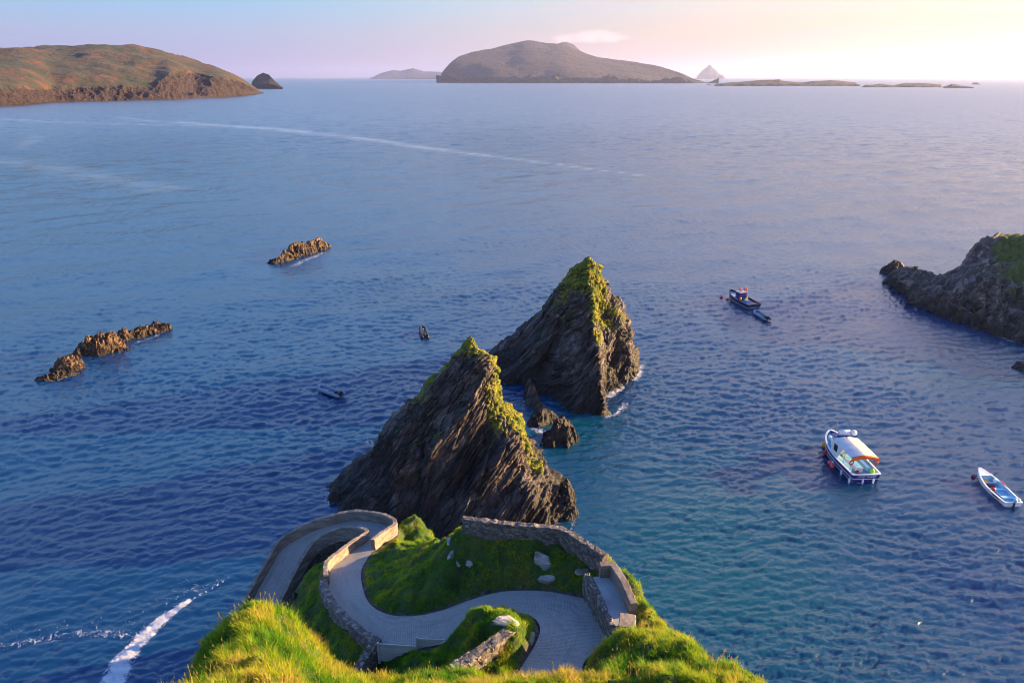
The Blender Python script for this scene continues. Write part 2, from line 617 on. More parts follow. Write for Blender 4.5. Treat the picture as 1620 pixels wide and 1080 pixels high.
rock_lumps('rock', 'dark brown reef edged with white foam, farthest out in the bay',
           [L(455, 411, 5, 2.4, 60, 2.0), L(468, 402, 5, 2.4, 60, 3.2), L(480, 402, 4, 2.6, 40, 2.6), L(494, 396, 4.5, 2.4, 40, 2.8),
            L(503, 391, 3.2, 2.4, 30, 2.6), L(444, 413, 3.5, 1.2, 40, 0.8), L(474, 396, 5, 1.6, 60, 2.2)],
           M_SKERRY, res=0.25, seed=3.9, group=GR_SK, rough=0.8, slim=0.7)
GR_B = 'boulders in the channel between the two stacks'
rock_lumps('boulder', 'blunt dark boulder nearest the right flank of the near stack',
           [L(886, 696, 2.9, 2.2, 30, 3.6), L(896, 690, 1.8, 1.8, 0, 2.6)], M_STACK, res=0.09, seed=5.0, group=GR_B, rough=0.45)
rock_lumps('boulder', 'middle one of the dark boulders between the two stacks, low and ragged',
           [L(856, 668, 2.4, 1.4, 40, 2.2), L(866, 664, 1.6, 1.4, 20, 1.6)], M_STACK, res=0.09, seed=6.2, group=GR_B, rough=0.45)
rock_lumps('boulder', 'pale leaning slab at the foot of the farther stack',
           [L(842, 638, 1.5, 1.3, 100, 3.4), L(848, 644, 1.8, 1.1, 120, 2.0), L(838, 625, 1.2, 1.0, 100, 3.0)], M_CLIFF, res=0.09, seed=7.7, group=GR_B, rough=0.3)
rock_lumps('rock', 'small black rock just off the tip of the right-hand headland',
           [L(1414, 430, 3.4, 2.4, 10, 3.2)], M_CLIFF, res=0.2, seed=8.8, rough=0.6)
rock_lumps('rock', 'reddish rock cut by the right edge of the picture',
           [L(1636, 580, 3.0, 1.6, -10, 1.6)], M_CLIFF, res=0.12, seed=9.1, rough=0.5)
rock_lumps('rock', 'ragged dark rock fin at the lower right foot of the near stack',
           [L(895, 800, 1.5, 1.2, 50, 3.6), L(898, 812, 1.3, 1.1, 90, 2.2)], M_STACK, res=0.09, seed=9.9, rough=0.6)


# ---------------------------------------------------------------- strips of land lofted along their shore
def interp_cols(tab, xs, smooth=0):
    t = np.array(tab, float)
    y = np.interp(xs, t[:, 0], t[:, 1])
    if smooth:
        k = np.exp(-0.5 * (np.arange(-3 * smooth, 3 * smooth + 1) / smooth) ** 2)
        k /= k.sum()
        yp = np.concatenate([2 * y[0] - y[1:3 * smooth + 1][::-1], y, 2 * y[-1] - y[-3 * smooth - 1:-1][::-1]])
        y = np.convolve(yp, k, 'valid')
    return y


def land_strip(name, xs, ytop, ycliff, ybase, depth_c, depth_r, mat, noise_amp, seed, back=2.0, nv1=30, nv2=60, ns=0.1,
               attr=None, nv3=20, strat=0.0, ridge_round=0.7):
    """for each column: shore point at sea level, cliff top a little inland, ridge farther inland, then down the far side"""
    nu = len(xs)
    cols = []
    marks = []
    for i, x in enumerate(xs):
        b = P(x, ybase[i], 0.0)
        dirxy = b[:2] / np.linalg.norm(b[:2])
        dist0 = np.linalg.norm(b[:2])
        def at(py, dist):
            r = ray(x, py)
            t = dist / math.hypot(r[0], r[1])
            return np.array([0, 0, CAMH]) + r * t
        dc = dist0 + depth_c[i]
        dr = dc + depth_r[i]
        pc = at(ycliff[i], dc)
        pr = at(ytop[i], dr)
        b2 = b.copy()
        b2[2] = -0.02 * dist0 - 1
        col = [b2]
        for s in np.linspace(0, 1, nv1, endpoint=False):
            col.append(b * (1 - s) + pc * s)
        for s in np.linspace(0, 1, nv2, endpoint=False):
            p = pc * (1 - s) + pr * s
            # rounded brow: a little higher in mid slope
            p = p.copy()
            p[2] = pc[2] + (pr[2] - pc[2]) * (s ** ridge_round)
            col.append(p)
        pb = np.array([dirxy[0] * (dr + back * depth_r[i]), dirxy[1] * (dr + back * depth_r[i]), -2.0 - 0.01 * dist0])
        for s in np.linspace(0, 1, nv3):
            p = pr * (1 - s) + pb * s
            p[2] = pr[2] + (pb[2] - pr[2]) * s ** 1.6
            col.append(p)
        cols.append(col)
    v = np.array(cols).reshape(-1, 3)
    nv = len(cols[0])
    f = grid_faces(nu, nv)
    nrm = vnormals(v, f)
    if nrm[:, 2].mean() < 0:
        f = f[:, ::-1]
        nrm = -nrm
    k = np.tile(np.arange(nv), nu)
    cl = sstep(0, 3, k) * (1 - sstep(nv1 - 2, nv1 + 4, k))
    rest = 1 - (1 - sstep(nv1 - 2, nv1 + 4, k))
    n_c = fbm(v * ns + seed, 5, ridged=True)
    n_f = fbm(v * ns * 0.4 + seed + 7, 4)
    d = noise_amp * (n_c * cl * 1.0 + n_f * rest * 0.45)
    if strat:
        q = np.stack([v @ NS, v @ ND, v @ NE], 1)
        st = q[:, 0] * 0.55 + 1.2 * perlin(q * np.array([0.15, 0.05, 0.07]) + seed)
        d = d + strat * ((st - np.floor(st)) ** 1.5 - 0.4) * (0.35 + 0.65 * cl) + strat * 0.5 * fbm(q * np.array([1.1, 0.2, 0.4]), 3)
    v = v + nrm * d[:, None]
    n2 = vnormals(v, f)
    g = attr(v, n2, k, nv1, nv2, np.repeat(np.array(xs), nv)) if attr else np.zeros(len(v))
    return mesh_np(name, v, f, mat, attrs={'grass': g})


# right-hand headland
xs = np.arange(1402, 1800, 1.6)
yt = interp_cols([(1402, 447), (1408, 437), (1425, 425), (1445, 419), (1458, 428), (1470, 437), (1483, 439), (1500, 431), (1520, 423),
                  (1540, 402), (1553, 386), (1575, 376), (1590, 378), (1610, 381), (1640, 376), (1700, 366), (1800, 350)], xs)
yb = interp_cols([(1402, 448), (1410, 452), (1420, 458), (1440, 470), (1448, 484), (1470, 494), (1500, 506), (1540, 520), (1570, 528), (1620, 543), (1700, 566), (1800, 600)], xs)
yc = yt * 0.55 + yb * 0.45
sp = (yb - yt)
land_strip('headland', xs, yt, yc, yb, sp * 0.10, sp * 0.12, M_CLIFF, 2.6, 4.4, ns=0.22, strat=1.7, nv1=70, nv2=70, nv3=30, ridge_round=1.0,
           attr=lambda v, n, k, a, b, x: sstep(1525, 1615, x + 55 * fbm(v * 0.16, 4)) * sstep(a * 0.6, a + 14, k + 22 * fbm(v * 0.2 + 3, 3)) * 0.9 * sstep(0.0, 0.4, n[:, 2]) + 0.12 * fbm(v * 0.3, 3))['kind'] = 'structure'

# ---------------------------------------------------------------- far land
def hill_material(name, rock_d, rock_l, g1, g2, g3, scale=0.02):
    m, nt = new_mat(name)
    tc = nt.n('ShaderNodeTexCoord').outputs['Object']
    n1 = nt.noise(tc, scale, 8, 0.65, 0.5)
    n2 = nt.noise(tc, scale * 3.7, 7, 0.7)
    n3 = nt.noise(nt.mapping(tc, scale=(1, 1, 3)), scale * 6, 6, 0.7)
    g = nt.ramp(n1, [(0.36, g1), (0.50, g2), (0.64, g3)])
    g = nt.mix(nt.mapr(n2, 0.40, 0.66, 0, 0.65), g, nt.mix(0.5, g, (0.03, 0.02, 0.012)))
    r = nt.ramp(n3, [(0.35, rock_d), (0.65, rock_l)])
    at = nt.n('ShaderNodeAttribute', attribute_name='grass').outputs['Fac']
    gm = nt.mapr(nt.math('ADD', at, nt.mapr(n2, 0.3, 0.7, -0.35, 0.35)), 0.45, 0.6, 0, 1, smooth=True)
    nrm = bump(nt, nt.math('ADD', n3, n2), 1.0, 0.12 / scale)
    bsdf_out(nt, nt.mix(gm, r, g), 0.95, nrm)
    return m


M_HEAD = hill_material('heather_hill', (0.005, 0.004, 0.007), (0.042, 0.020, 0.019), (0.014, 0.028, 0.006), (0.038, 0.030, 0.011), (0.100, 0.040, 0.014))
M_ISLE = hill_material('island_hill', (0.012, 0.008, 0.012), (0.032, 0.020, 0.024), (0.010, 0.011, 0.007), (0.024, 0.014, 0.013), (0.046, 0.020, 0.015), scale=0.004)
M_FAR = hill_material('far_island_hill', (0.02, 0.016, 0.018), (0.05, 0.035, 0.035), (0.02, 0.02, 0.014), (0.03, 0.024, 0.02), (0.05, 0.03, 0.025), scale=0.002)

xs = np.concatenate([np.arange(-260, 0, 3.0), np.arange(0, 412.5, 0.7)])
yt = interp_cols([(-260, 92), (-120, 84), (0, 77), (57, 73.5), (113, 69.8), (142, 67.5), (170, 68), (213, 73.2), (255, 81.2), (298, 92.5), (352, 109.6),
                  (380, 122.3), (397, 132.3), (410, 140.4), (412, 146.5)], xs, 14)
yc = interp_cols([(-260, 146), (0, 142), (85, 141), (159, 139.4), (250, 136.5), (257, 125), (272, 113.4), (309, 114.4), (317, 122), (338, 122), (363, 125), (385, 133), (397, 138), (408, 143), (412, 147)], xs, 14)
yb = interp_cols([(-260, 176), (0, 168), (28, 167), (85, 162), (170, 160), (284, 157), (355, 153.6), (400, 150), (409, 149), (412, 148)], xs, 14)
dc = interp_cols([(-260, 25), (250, 22), (262, 30), (300, 190), (325, 120), (338, 40), (370, 30), (400, 12), (412, 6)], xs, 14)
dr = interp_cols([(-260, 700), (100, 620), (250, 480), (350, 260), (390, 120), (412, 10)], xs, 14)
def hattr(v, n, k, a, b, x):
    return sstep(a - 3, a + 3, k + 3 * perlin(v * 0.03)) * 0.95
tag(land_strip('headland', xs, yt, yc, yb, dc, dr, M_HEAD, 15.0, 2.2, ns=0.022, nv1=34, nv2=90, attr=hattr, ridge_round=0.75), kind='structure')

xs = np.arange(396, 448, 0.8)
tag(land_strip('sea_rock', xs, interp_cols([(396, 138), (398, 129), (406, 119.5), (416, 114.4), (426, 118), (437, 129.5), (447, 139)], xs),
               interp_cols([(396, 139), (416, 131), (437, 135), (447, 140)], xs), interp_cols([(396, 140.6), (447, 141)], xs),
               np.full(len(xs), 18.0), interp_cols([(396, 5), (416, 110), (447, 5)], xs), M_HEAD, 9.0, 5.5, ns=0.02, nv1=14, nv2=30, attr=hattr,
               ridge_round=1.0), kind='structure')

xs = np.arange(691, 1137, 0.8)
yt = interp_cols([(691, 130.5), (694, 126), (709, 109), (724, 95.5), (744, 86.7), (774, 77.5), (805, 72.5), (824, 67.5), (839, 64.5), (855, 67.5),
                  (866, 72.5), (878, 71.4), (893, 74.5), (923, 86), (958, 96.6), (1015, 102), (1057, 111), (1096, 118.5), (1111, 123), (1137, 130.5)], xs, 12)
yb = interp_cols([(691, 131.2), (1137, 132.2)], xs, 12)
tag(land_strip('island', xs, yt, yb - (yb - yt) * 0.10, yb, np.full(len(xs), 40.0),
               interp_cols([(691, 60), (740, 900), (840, 1500), (1000, 1300), (1137, 80)], xs, 12), M_ISLE, 80.0, 9.4, ns=0.0026, nv1=14, nv2=110, attr=hattr,
               ridge_round=0.9), kind='structure')
xs = np.arange(868, 944, 1.0)
tag(land_strip('island', xs, interp_cols([(868, 80), (881, 68.7), (889, 66), (897, 65.5), (908, 70.0), (925, 86.7), (944, 100)], xs), np.full(len(xs), 122.0), np.full(len(xs), 128.4),
               np.full(len(xs), 60.0), np.full(len(xs), 1500.0), M_ISLE, 60.0, 1.4, ns=0.003, nv1=8, nv2=50, attr=hattr, ridge_round=1.0), kind='structure')
xs = np.arange(586, 720, 1.0)
tag(land_strip('island', xs, interp_cols([(586, 124.4), (602, 116.5), (621, 111), (633, 112), (654, 107.7), (671, 112.7), (698, 114.6), (720, 123)], xs),
               np.full(len(xs), 124.6), np.full(len(xs), 125.2), np.full(len(xs), 60.0), np.full(len(xs), 900.0), M_FAR, 90.0, 7.4, ns=0.0015, nv1=6, nv2=30,
               attr=hattr, ridge_round=1.0), kind='structure')
xs = np.arange(1102, 1146, 0.8)
tag(land_strip('island', xs, interp_cols([(1102, 124.6), (1109, 114), (1115, 108), (1119, 106), (1121, 102), (1124, 103), (1126, 107), (1131, 112), (1138, 118), (1146, 124.6)], xs),
               np.full(len(xs), 124.6), np.full(len(xs), 125.2), np.full(len(xs), 60.0), np.full(len(xs), 900.0), M_FAR, 170.0, 2.4, ns=0.004, nv1=6, nv2=30,
               attr=hattr, ridge_round=1.0), kind='structure')


def low_isle(tab, base, dep, seed, amp=8.0):
    xs = np.arange(tab[0][0], tab[-1][0], 0.7)
    yt = interp_cols(tab, xs) + 0.45 * perlin(np.stack([xs * 0.23, xs * 0 + seed, xs * 0], 1)) + 0.3 * perlin(np.stack([xs * 0.6, xs * 0 + seed, xs * 0], 1))
    yb = np.full(len(xs), base)
    yt = np.minimum(yt, yb - 0.3)
    tag(land_strip('island', xs, yt, yt * 0.4 + yb * 0.6, yb, np.full(len(xs), dep * 0.3), np.full(len(xs), dep), M_ISLE, amp, seed, ns=0.01, nv1=12, nv2=20,
                   attr=hattr, ridge_round=1.0), kind='structure')


low_isle([(1130, 133.5), (1163, 130.5), (1197, 127.5), (1233, 126), (1240, 128.7), (1267, 131), (1287, 128.5), (1320, 127.5), (1353, 130.5), (1361, 135)], 136.2, 150, 1.1)
low_isle([(1363, 137.5), (1370, 134), (1380, 134.5), (1393, 132.2), (1413, 134.5), (1433, 131.2), (1463, 132), (1488, 134), (1490, 137)], 138.2, 110, 4.1)
low_isle([(1492, 138), (1507, 133.8), (1527, 137.5), (1541, 139)], 139.4, 70, 6.1)
low_isle([(1536, 133.6), (1541, 130.6), (1546, 130.2), (1551, 133.6)], 134.0, 80, 3.1)
low_isle([(1115, 135), (1121, 133.6), (1127, 135)], 135.2, 40, 8.1, 2.0)

# ================================================================= THE HEADLAND WE STAND ON
# stations of the road: a = edge on the near/inner side, b = outer edge, z = height
ST = [
    (790, 1110, 915, 1110, 22.9), (828, 1050, 925, 1045, 22.2), (850, 1012, 966, 1020, 21.9), (854, 990, 980, 990, 21.6), (840, 974, 958, 958, 21.3),
    (810, 968, 905, 942, 21.0), (775, 972, 850, 934, 20.6), (745, 990, 790, 936, 20.1), (722, 1008, 740, 950, 19.6),
    (690, 1020, 695, 966, 19.0), (650, 1024, 650, 974, 18.4), (597, 1020, 610, 970, 17.8), (552, 985, 585, 954, 17.2),
    (524, 953, 574, 930, 16.6), (515, 925, 571, 905, 16.0), (517, 902, 578, 888, 15.4), (537, 884, 590, 872, 14.9),
    (558, 868, 606, 858, 14.4), (578, 855, 628, 842, 14.0),
    (577, 850, 618, 829, 13.6), (569, 847, 590, 822, 13.3), (556, 847, 560, 820, 13.0), (538, 848, 525, 827, 12.7),
    (519, 855, 491, 838, 12.2), (500, 868, 462, 853, 11.5), (486, 886, 440, 870, 10.9),
    (466, 922, 415, 911, 9.6), (446, 962, 391, 954, 8.2), (415, 1020, 352, 1018, 6.4), (370, 1090, 300, 1100, 4.6)]
stp = np.array([list(P(s[0], s[1], s[4])) + list(P(s[2], s[3], s[4])) for s in ST])
ss = spline(stp, 10)
PA, PB = ss[:, :3], ss[:, 3:]
NUP = 18 * 10 + 5          # stations that lie on the land (the rest is the built ramp)
mid = (PA + PB) / 2
road_len = np.concatenate([[0], np.cumsum(np.linalg.norm(np.diff(mid, axis=0), axis=1))])

# terrain heights
TC = [
    # edges of the road (filled in below)
    # grassy hill inside the bend: crest, wall foot, face
    (730, 838, 21.2), (734, 846, 22.0), (765, 851, 22.1), (800, 855, 22.1), (845, 859, 22.2), (886, 863, 22.2), (920, 884, 22.3), (950, 905, 22.5),
    (715, 858, 20.6), (700, 853, 19.0), (682, 856, 17.6), (660, 866, 16.4), (635, 873, 15.6), (610, 880, 15.3),
    (620, 905, 16.9), (645, 905, 18.4), (680, 890, 19.7), (690, 930, 19.86), (740, 880, 21.15), (740, 910, 20.54), (720, 935, 19.8), (640, 945, 18.6), (600, 930, 17.2),
    (780, 880, 21.5), (800, 900, 21.04), (860, 890, 21.54), (900, 905, 21.6), (925, 920, 21.6), (860, 915, 21.06), (800, 920, 20.6), (920, 938, 21.2),
    # outside the walls, to the right
    (955, 876, 21.9), (975, 895, 21.9), (1000, 930, 22.3), (1020, 960, 22.6), (1040, 985, 23.0), (1030, 975, 23.2), (800, 842, 21.6), (890, 846, 21.6),
    # right knoll
    (905, 1060, 23.2), (930, 1036, 24.0), (958, 1018, 24.4), (984, 1005, 24.8), (1012, 1001, 25.2), (1040, 1002, 25.6), (1073, 1015, 26.2), (1135, 1049, 27.2), (1190, 1080, 28.2),
    (1000, 1040, 26.2), (1050, 1060, 27.6), (960, 1060, 25.5), (920, 1078, 25.3), (1100, 1078, 28.6), (1000, 1078, 27.6),
    # centre foreground
    (560, 1072, 25.8), (600, 1084, 26.0), (650, 1086, 25.6), (700, 1084, 24.8), (750, 1078, 24.4), (790, 1068, 24.2), (820, 1066, 24.2), (850, 1074, 24.4), (880, 1086, 24.8),
    # left knoll
    (300, 1080, 31.0), (330, 1020, 30.4), (365, 980, 29.9), (400, 964, 29.8), (440, 966, 29.8), (470, 992, 29.4), (495, 1022, 28.6), (520, 1050, 27.6),
    (400, 1010, 31.2), (450, 1040, 31.2), (360, 1060, 32.0), (430, 1079, 32.6), (490, 1079, 30.2),
    # gully slope left of the road wall
    (500, 905, 14.6), (485, 915, 14.0), (475, 950, 13.4), (470, 975, 14.0), (505, 945, 15.2), (520, 980, 15.9), (540, 1000, 16.4), (560, 1020, 16.8), (490, 985, 14.8), (520, 1020, 15.6),
    (545, 1045, 16.4), (575, 1050, 16.9), (600, 1052, 17.0),
    # small grassy island between the bends
    (718, 1010, 19.6), (725, 985, 21.2), (745, 968, 22.0), (775, 962, 22.3), (810, 968, 22.4), (835, 985, 22.5), (846, 1000, 22.2), (800, 990, 23.2), (770, 985, 22.8), (750, 1000, 22.4),
    (740, 1025, 20.9), (760, 1040, 21.3), (820, 1010, 23.3), (828, 1035, 22.8), (780, 1015, 22.6),
    (630, 1058, 18.3), (655, 1050, 18.9), (680, 1040, 19.6), (700, 1046, 20.0), (670, 1064, 20.0), (705, 1066, 20.9), (728, 1060, 21.6), (770, 1052, 22.4), (800, 1038, 22.6),
    # grass hump beyond the hairpin wall
    (640, 860, 12.6), (640, 830, 13.3), (650, 817, 13.5), (668, 832, 13.4), (676, 850, 13.0), (655, 845, 13.5), (660, 822, 13.6), (642, 822, 13.4), (640, 845, 13.4),
    (600, 850, 13.2), (560, 866, 12.2), (530, 880, 12.5),
]
tw = [tuple(P(a, b, c)) for a, b, c in TC]
for i in range(0, NUP - 4, 10):
    tw.append(tuple(PA[i] - [0, 0, 0.1]))
    tw.append(tuple(PB[i] - [0, 0, 0.1]))
    tw.append(tuple(mid[i] - [0, 0, 0.25]))
tw += [(0, -10, 48.0), (-9, -10, 47.5), (9, -10, 47.5), (0, 0, 46.6), (-8, 0, 45.6), (8, 0, 45.0), (0, 7, 40.2), (-8, 7, 39.6), (8, 7, 38.0), (-13, 7, 38.0), (14, 6, 36),
       (-5, 13, 33.8), (4, 13, 33.0), (10, 13, 32), (0, 17, 29.4), (-4, 18, 28.8), (5, 17, 28.6),
       # dip behind the front grass
       (-3.5, 24, 20.4), (-6, 26, 18.0), (-9, 27, 17.5), (-11.5, 28, 15.5), (-1.5, 24.5, 21.5), (-9, 31, 15.0), (-12, 25, 22)]
tw = np.array(tw)


def tps_fit(pts, z, lam):
    n = len(pts)
    d = np.linalg.norm(pts[:, None] - pts[None], axis=2)
    K = np.where(d > 0, d * d * np.log(d + 1e-9), 0)
    A = np.zeros((n + 3, n + 3))
    A[:n, :n] = K + lam * np.eye(n)
    A[:n, n] = 1
    A[:n, n + 1:] = pts
    A[n, :n] = 1
    A[n + 1:, :n] = pts.T
    return np.linalg.solve(A, np.concatenate([z, np.zeros(3)]))


def tps_eval(c, pts, q):
    out = np.empty(len(q))
    for s in range(0, len(q), 20000):
        qq = q[s:s + 20000]
        d = np.linalg.norm(qq[:, None] - pts[None], axis=2)
        K = np.where(d > 0, d * d * np.log(d + 1e-9), 0)
        out[s:s + 20000] = K @ c[:-3] + c[-3] + qq @ c[-2:]
    return out


GR = 0.15
gx = np.arange(-24, 22, GR)
gy = np.arange(-14, 56, GR)
NX, NY = len(gx), len(gy)
GX, GY = np.meshgrid(gx, gy, indexing='ij')
qx, qy = GX.ravel(), GY.ravel()
cf = tps_fit(tw[:, :2], tw[:, 2], 0.15)
H = tps_eval(cf, tw[:, :2], np.stack([qx, qy], 1))
q3 = np.stack([qx, qy, qx * 0], 1)

# coast of the land (world x, y)
C = lambda a, b, z: tuple(P(a, b, z)[:2])
coast = [(-17, -14), (-16, 6), C(292, 1080, 31.0), C(322, 1020, 30.4), C(360, 974, 29.9), C(395, 958, 29.6), (-13.3, 24.5), (-12.8, 27), (-12.6, 30), C(452, 985, 13.5), C(452, 950, 13.2),
         C(470, 915, 13.6), C(490, 893, 14.2), C(500, 890, 14.4), C(537, 872, 14.0), C(560, 862, 13.6), C(592, 852, 13.4), C(618, 850, 13.0), C(630, 838, 13.0), C(634, 814, 13.8),
         C(646, 806, 14.2), C(664, 810, 14.2), C(680, 824, 14.0), C(687, 844, 13.6), C(686, 856, 13.4), C(690, 850, 18.2), C(710, 842, 19.6), C(728, 828, 21.2), C(790, 833, 21.4), C(888, 843, 21.4), C(925, 860, 21.6),
         C(962, 878, 21.9), C(985, 900, 21.9), C(1008, 930, 22.2), C(1028, 962, 22.6), C(1046, 988, 23.1), C(1080, 1012, 26.0), C(1140, 1046, 27.2), C(1196, 1078, 28.2),
         (12.5, 8), (15, -14)]
cdist = poly_dist(qx, qy, coast)
inside = in_poly(qx, qy, coast)
sd_ = np.where(inside, cdist, -cdist)
sd_n = sd_ + 0.35 * fbm(q3 * 0.6, 3)
# hummocks
lump = fbm(q3 * np.array([0.62, 0.62, 1]) + 5, 4)
lump2 = fbm(q3 * np.array([1.6, 1.6, 1]) + 1, 2)
Hn = H + 0.42 * lump + 0.16 * lump2
# road: distance to the centre line, compared with the half width
hw = np.linalg.norm(PA - PB, axis=1) / 2
ctr = mid[:NUP]
poly_r = [tuple(p[:2]) for p in PA[:NUP:3]] + [tuple(p[:2]) for p in PB[:NUP:3][::-1]]
rd = poly_dist(qx, qy, poly_r)
rd = np.where(in_poly(qx, qy, poly_r), -rd, rd)
lat = np.linspace(0, 1, 6)
net = (PA[:NUP:2, None, :] * (1 - lat)[None, :, None] + PB[:NUP:2, None, :] * lat[None, :, None]).reshape(-1, 3).astype(np.float32)
rz = np.zeros(len(qx))
nearr = np.where(rd < 1.2)[0]
for s in range(0, len(nearr), 15000):
    k = nearr[s:s + 15000]
    d = (qx[k].astype(np.float32)[:, None] - net[None, :, 0]) ** 2 + (qy[k].astype(np.float32)[:, None] - net[None, :, 1]) ** 2
    # average of the closest few keeps the bed smooth
    ix = np.argpartition(d, 4, axis=1)[:, :4]
    wgt = 1.0 / (np.take_along_axis(d, ix, 1) + 0.02)
    rz[k] = (net[ix, 2] * wgt).sum(1) / wgt.sum(1)
rb = 1 - sstep(0.0, 0.7, rd)
Z = Hn * (1 - rb) + (rz - 0.10) * rb
# cliffs
drop = sstep(0.25, -1.3, sd_n)
deep = sstep(-0.6, -4.5, sd_n)
Zc = Z - drop * 3.0 - (Z - 3.0 + 1.5) * deep
Zc = np.where(sd_ < 0, np.minimum(Zc, Z), Zc)
bite = fbm(np.stack([qx, qy, Zc], 1) * 0.55, 4, ridged=True)
Z = Zc + drop * 0.9 * bite * (1 - sstep(-6, -9, sd_n) * 0.5)
Z = np.maximum(Z, -2.0)
TZ = Z.reshape(NX, NY)
tv = np.stack([qx, qy, Z], 1)
tf = grid_faces(NX, NY)
gyz, gxz = np.gradient(TZ, GR)[1], np.gradient(TZ, GR)[0]
slope = np.hypot(gyz, gxz)
# bare earth and stone where it is steep or worn
rockm = fbm(np.stack([qx, qy, Z], 1) * np.array([0.9, 0.9, 1.4]) + 31, 3)
grassm = np.clip(1.0 - sstep(3.0, 5.0, slope.ravel() + 0.9 * rockm) - drop * 0.25 * sstep(2.0, 3.5, slope.ravel()), 0, 1)
road_edge = sstep(0.12, 0.45, rd + 0.12 * lump2)
grassm = grassm * road_edge
tkeep = (TZ.ravel()[tf] > -1.9).any(1)
tf2 = tf[tkeep]


def terr_h(x, y):
    fx = np.clip((x - gx[0]) / GR, 0, NX - 1.001)
    fy = np.clip((y - gy[0]) / GR, 0, NY - 1.001)
    i, j = fx.astype(int), fy.astype(int)
    u, w = fx - i, fy - j
    return (TZ[i, j] * (1 - u) * (1 - w) + TZ[i + 1, j] * u * (1 - w) + TZ[i, j + 1] * (1 - u) * w + TZ[i + 1, j + 1] * u * w)


m, nt = new_mat('headland_turf')
tc = nt.n('ShaderNodeTexCoord').outputs['Object']
n1 = nt.noise(tc, 0.7, 6, 0.6)
n2 = nt.noise(tc, 5.0, 6, 0.7)
g = nt.ramp(n1, [(0.36, (0.022, 0.050, 0.006)), (0.5, (0.040, 0.085, 0.010)), (0.64, (0.085, 0.105, 0.020))])
g = nt.mix(nt.mapr(n2, 0.45, 0.7, 0, 0.6), g, (0.05, 0.040, 0.018))
r = nt.ramp(nt.noise(tc, 2.4, 8, 0.75, 0.6), [(0.32, (0.018, 0.014, 0.013)), (0.52, (0.075, 0.058, 0.048)), (0.68, (0.20, 0.175, 0.16))])
at = nt.n('ShaderNodeAttribute', attribute_name='grass').outputs['Fac']
gm = nt.mapr(nt.math('ADD', at, nt.mapr(n2, 0.3, 0.7, -0.3, 0.3)), 0.42, 0.6)
bsdf_out(nt, nt.mix(gm, r, g), 0.95, bump(nt, nt.math('ADD', n2, nt.noise(tc, 14, 5, 0.7)), 1.0, 0.12))
M_TURF = m
terrain = tag(mesh_np('ground', tv, tf2, M_TURF, attrs={'grass': grassm}), kind='structure')

# ---------------------------------------------------------------- the road
def road_material():
    m, nt = new_mat('road_setts')
    at = nt.n('ShaderNodeAttribute', attribute_name='uvw').outputs['Vector']
    tc = nt.n('ShaderNodeTexCoord').outputs['Object']
    wob = nt.n('ShaderNodeVectorMath', operation='MULTIPLY_ADD')
    nz = nt.noise(at, 3.0, 3, 0.5, out=1)
    nt.set(wob, 0, nz)
    wob.inputs[1].default_value = (0.03, 0.03, 0)
    nt.set(wob, 2, at)
    br = nt.n('ShaderNodeTexBrick', {'Vector': wob.outputs[0], 'Scale': 1.0, 'Mortar Size': 0.014, 'Mortar Smooth': 0.5, 'Bias': 0.0,
                                     'Brick Width': 0.20, 'Row Height': 0.13, 'Color1': (0.32, 0.298, 0.292), 'Color2': (0.255, 0.238, 0.232), 'Mortar': (0.155, 0.145, 0.142)})
    c = br.outputs['Color']
    st1 = nt.noise(nt.mapping(at, scale=(2.2, 0.25, 1)), 1.3, 7, 0.75, 0.6)
    n1 = nt.noise(tc, 0.45, 6, 0.6)
    n2 = nt.noise(tc, 6, 5, 0.7)
    c = nt.mix(nt.mapr(n1, 0.35, 0.65, 0.0, 0.4), c, (0.33, 0.305, 0.30))
    c = nt.mix(nt.mapr(n2, 0.45, 0.75, 0.0, 0.5), c, (0.17, 0.155, 0.15))
    c = nt.mix(nt.mapr(st1, 0.50, 0.66, 0.0, 0.55), c, (0.15, 0.14, 0.135))
    c = nt.mix(nt.mapr(nt.noise(tc, 1.7, 6, 0.8), 0.62, 0.72, 0.0, 0.5), c, (0.10, 0.11, 0.06))
    sp = nt.n('ShaderNodeTexVoronoi', {'Vector': tc, 'Scale': 2.1})
    spot = nt.mapr(sp.outputs['Distance'], 0.05, 0.03, 0, 1)
    c = nt.mix(nt.math('MULTIPLY', spot, nt.mapr(nt.noise(tc, 0.9, 2), 0.55, 0.6)), c, (0.5, 0.5, 0.5))
    h = nt.math('ADD', nt.math('MULTIPLY', br.outputs['Fac'], -1.0), nt.math('MULTIPLY', n2, 0.5))
    bsdf_out(nt, c, 0.85, bump(nt, h, 0.9, 0.03))
    return m


M_ROAD = road_material()
NL = 15
w = np.linspace(0, 1, NL)
rv = PA[:, None, :] * (1 - w)[None, :, None] + PB[:, None, :] * w[None, :, None]
rv = rv.reshape(-1, 3)
wid = (hw * 2)[:, None] * w[None, :]
uvw = np.stack([wid.ravel(), np.repeat(road_len, NL), np.zeros(len(rv))], 1)
rv[:, 2] += 0.02 * fbm(rv * 0.8, 2)
rf = grid_faces(len(PA), NL)
tag(mesh_np('road', rv, rf[:, ::-1], M_ROAD, attrs={'uvw': uvw}), kind='structure')


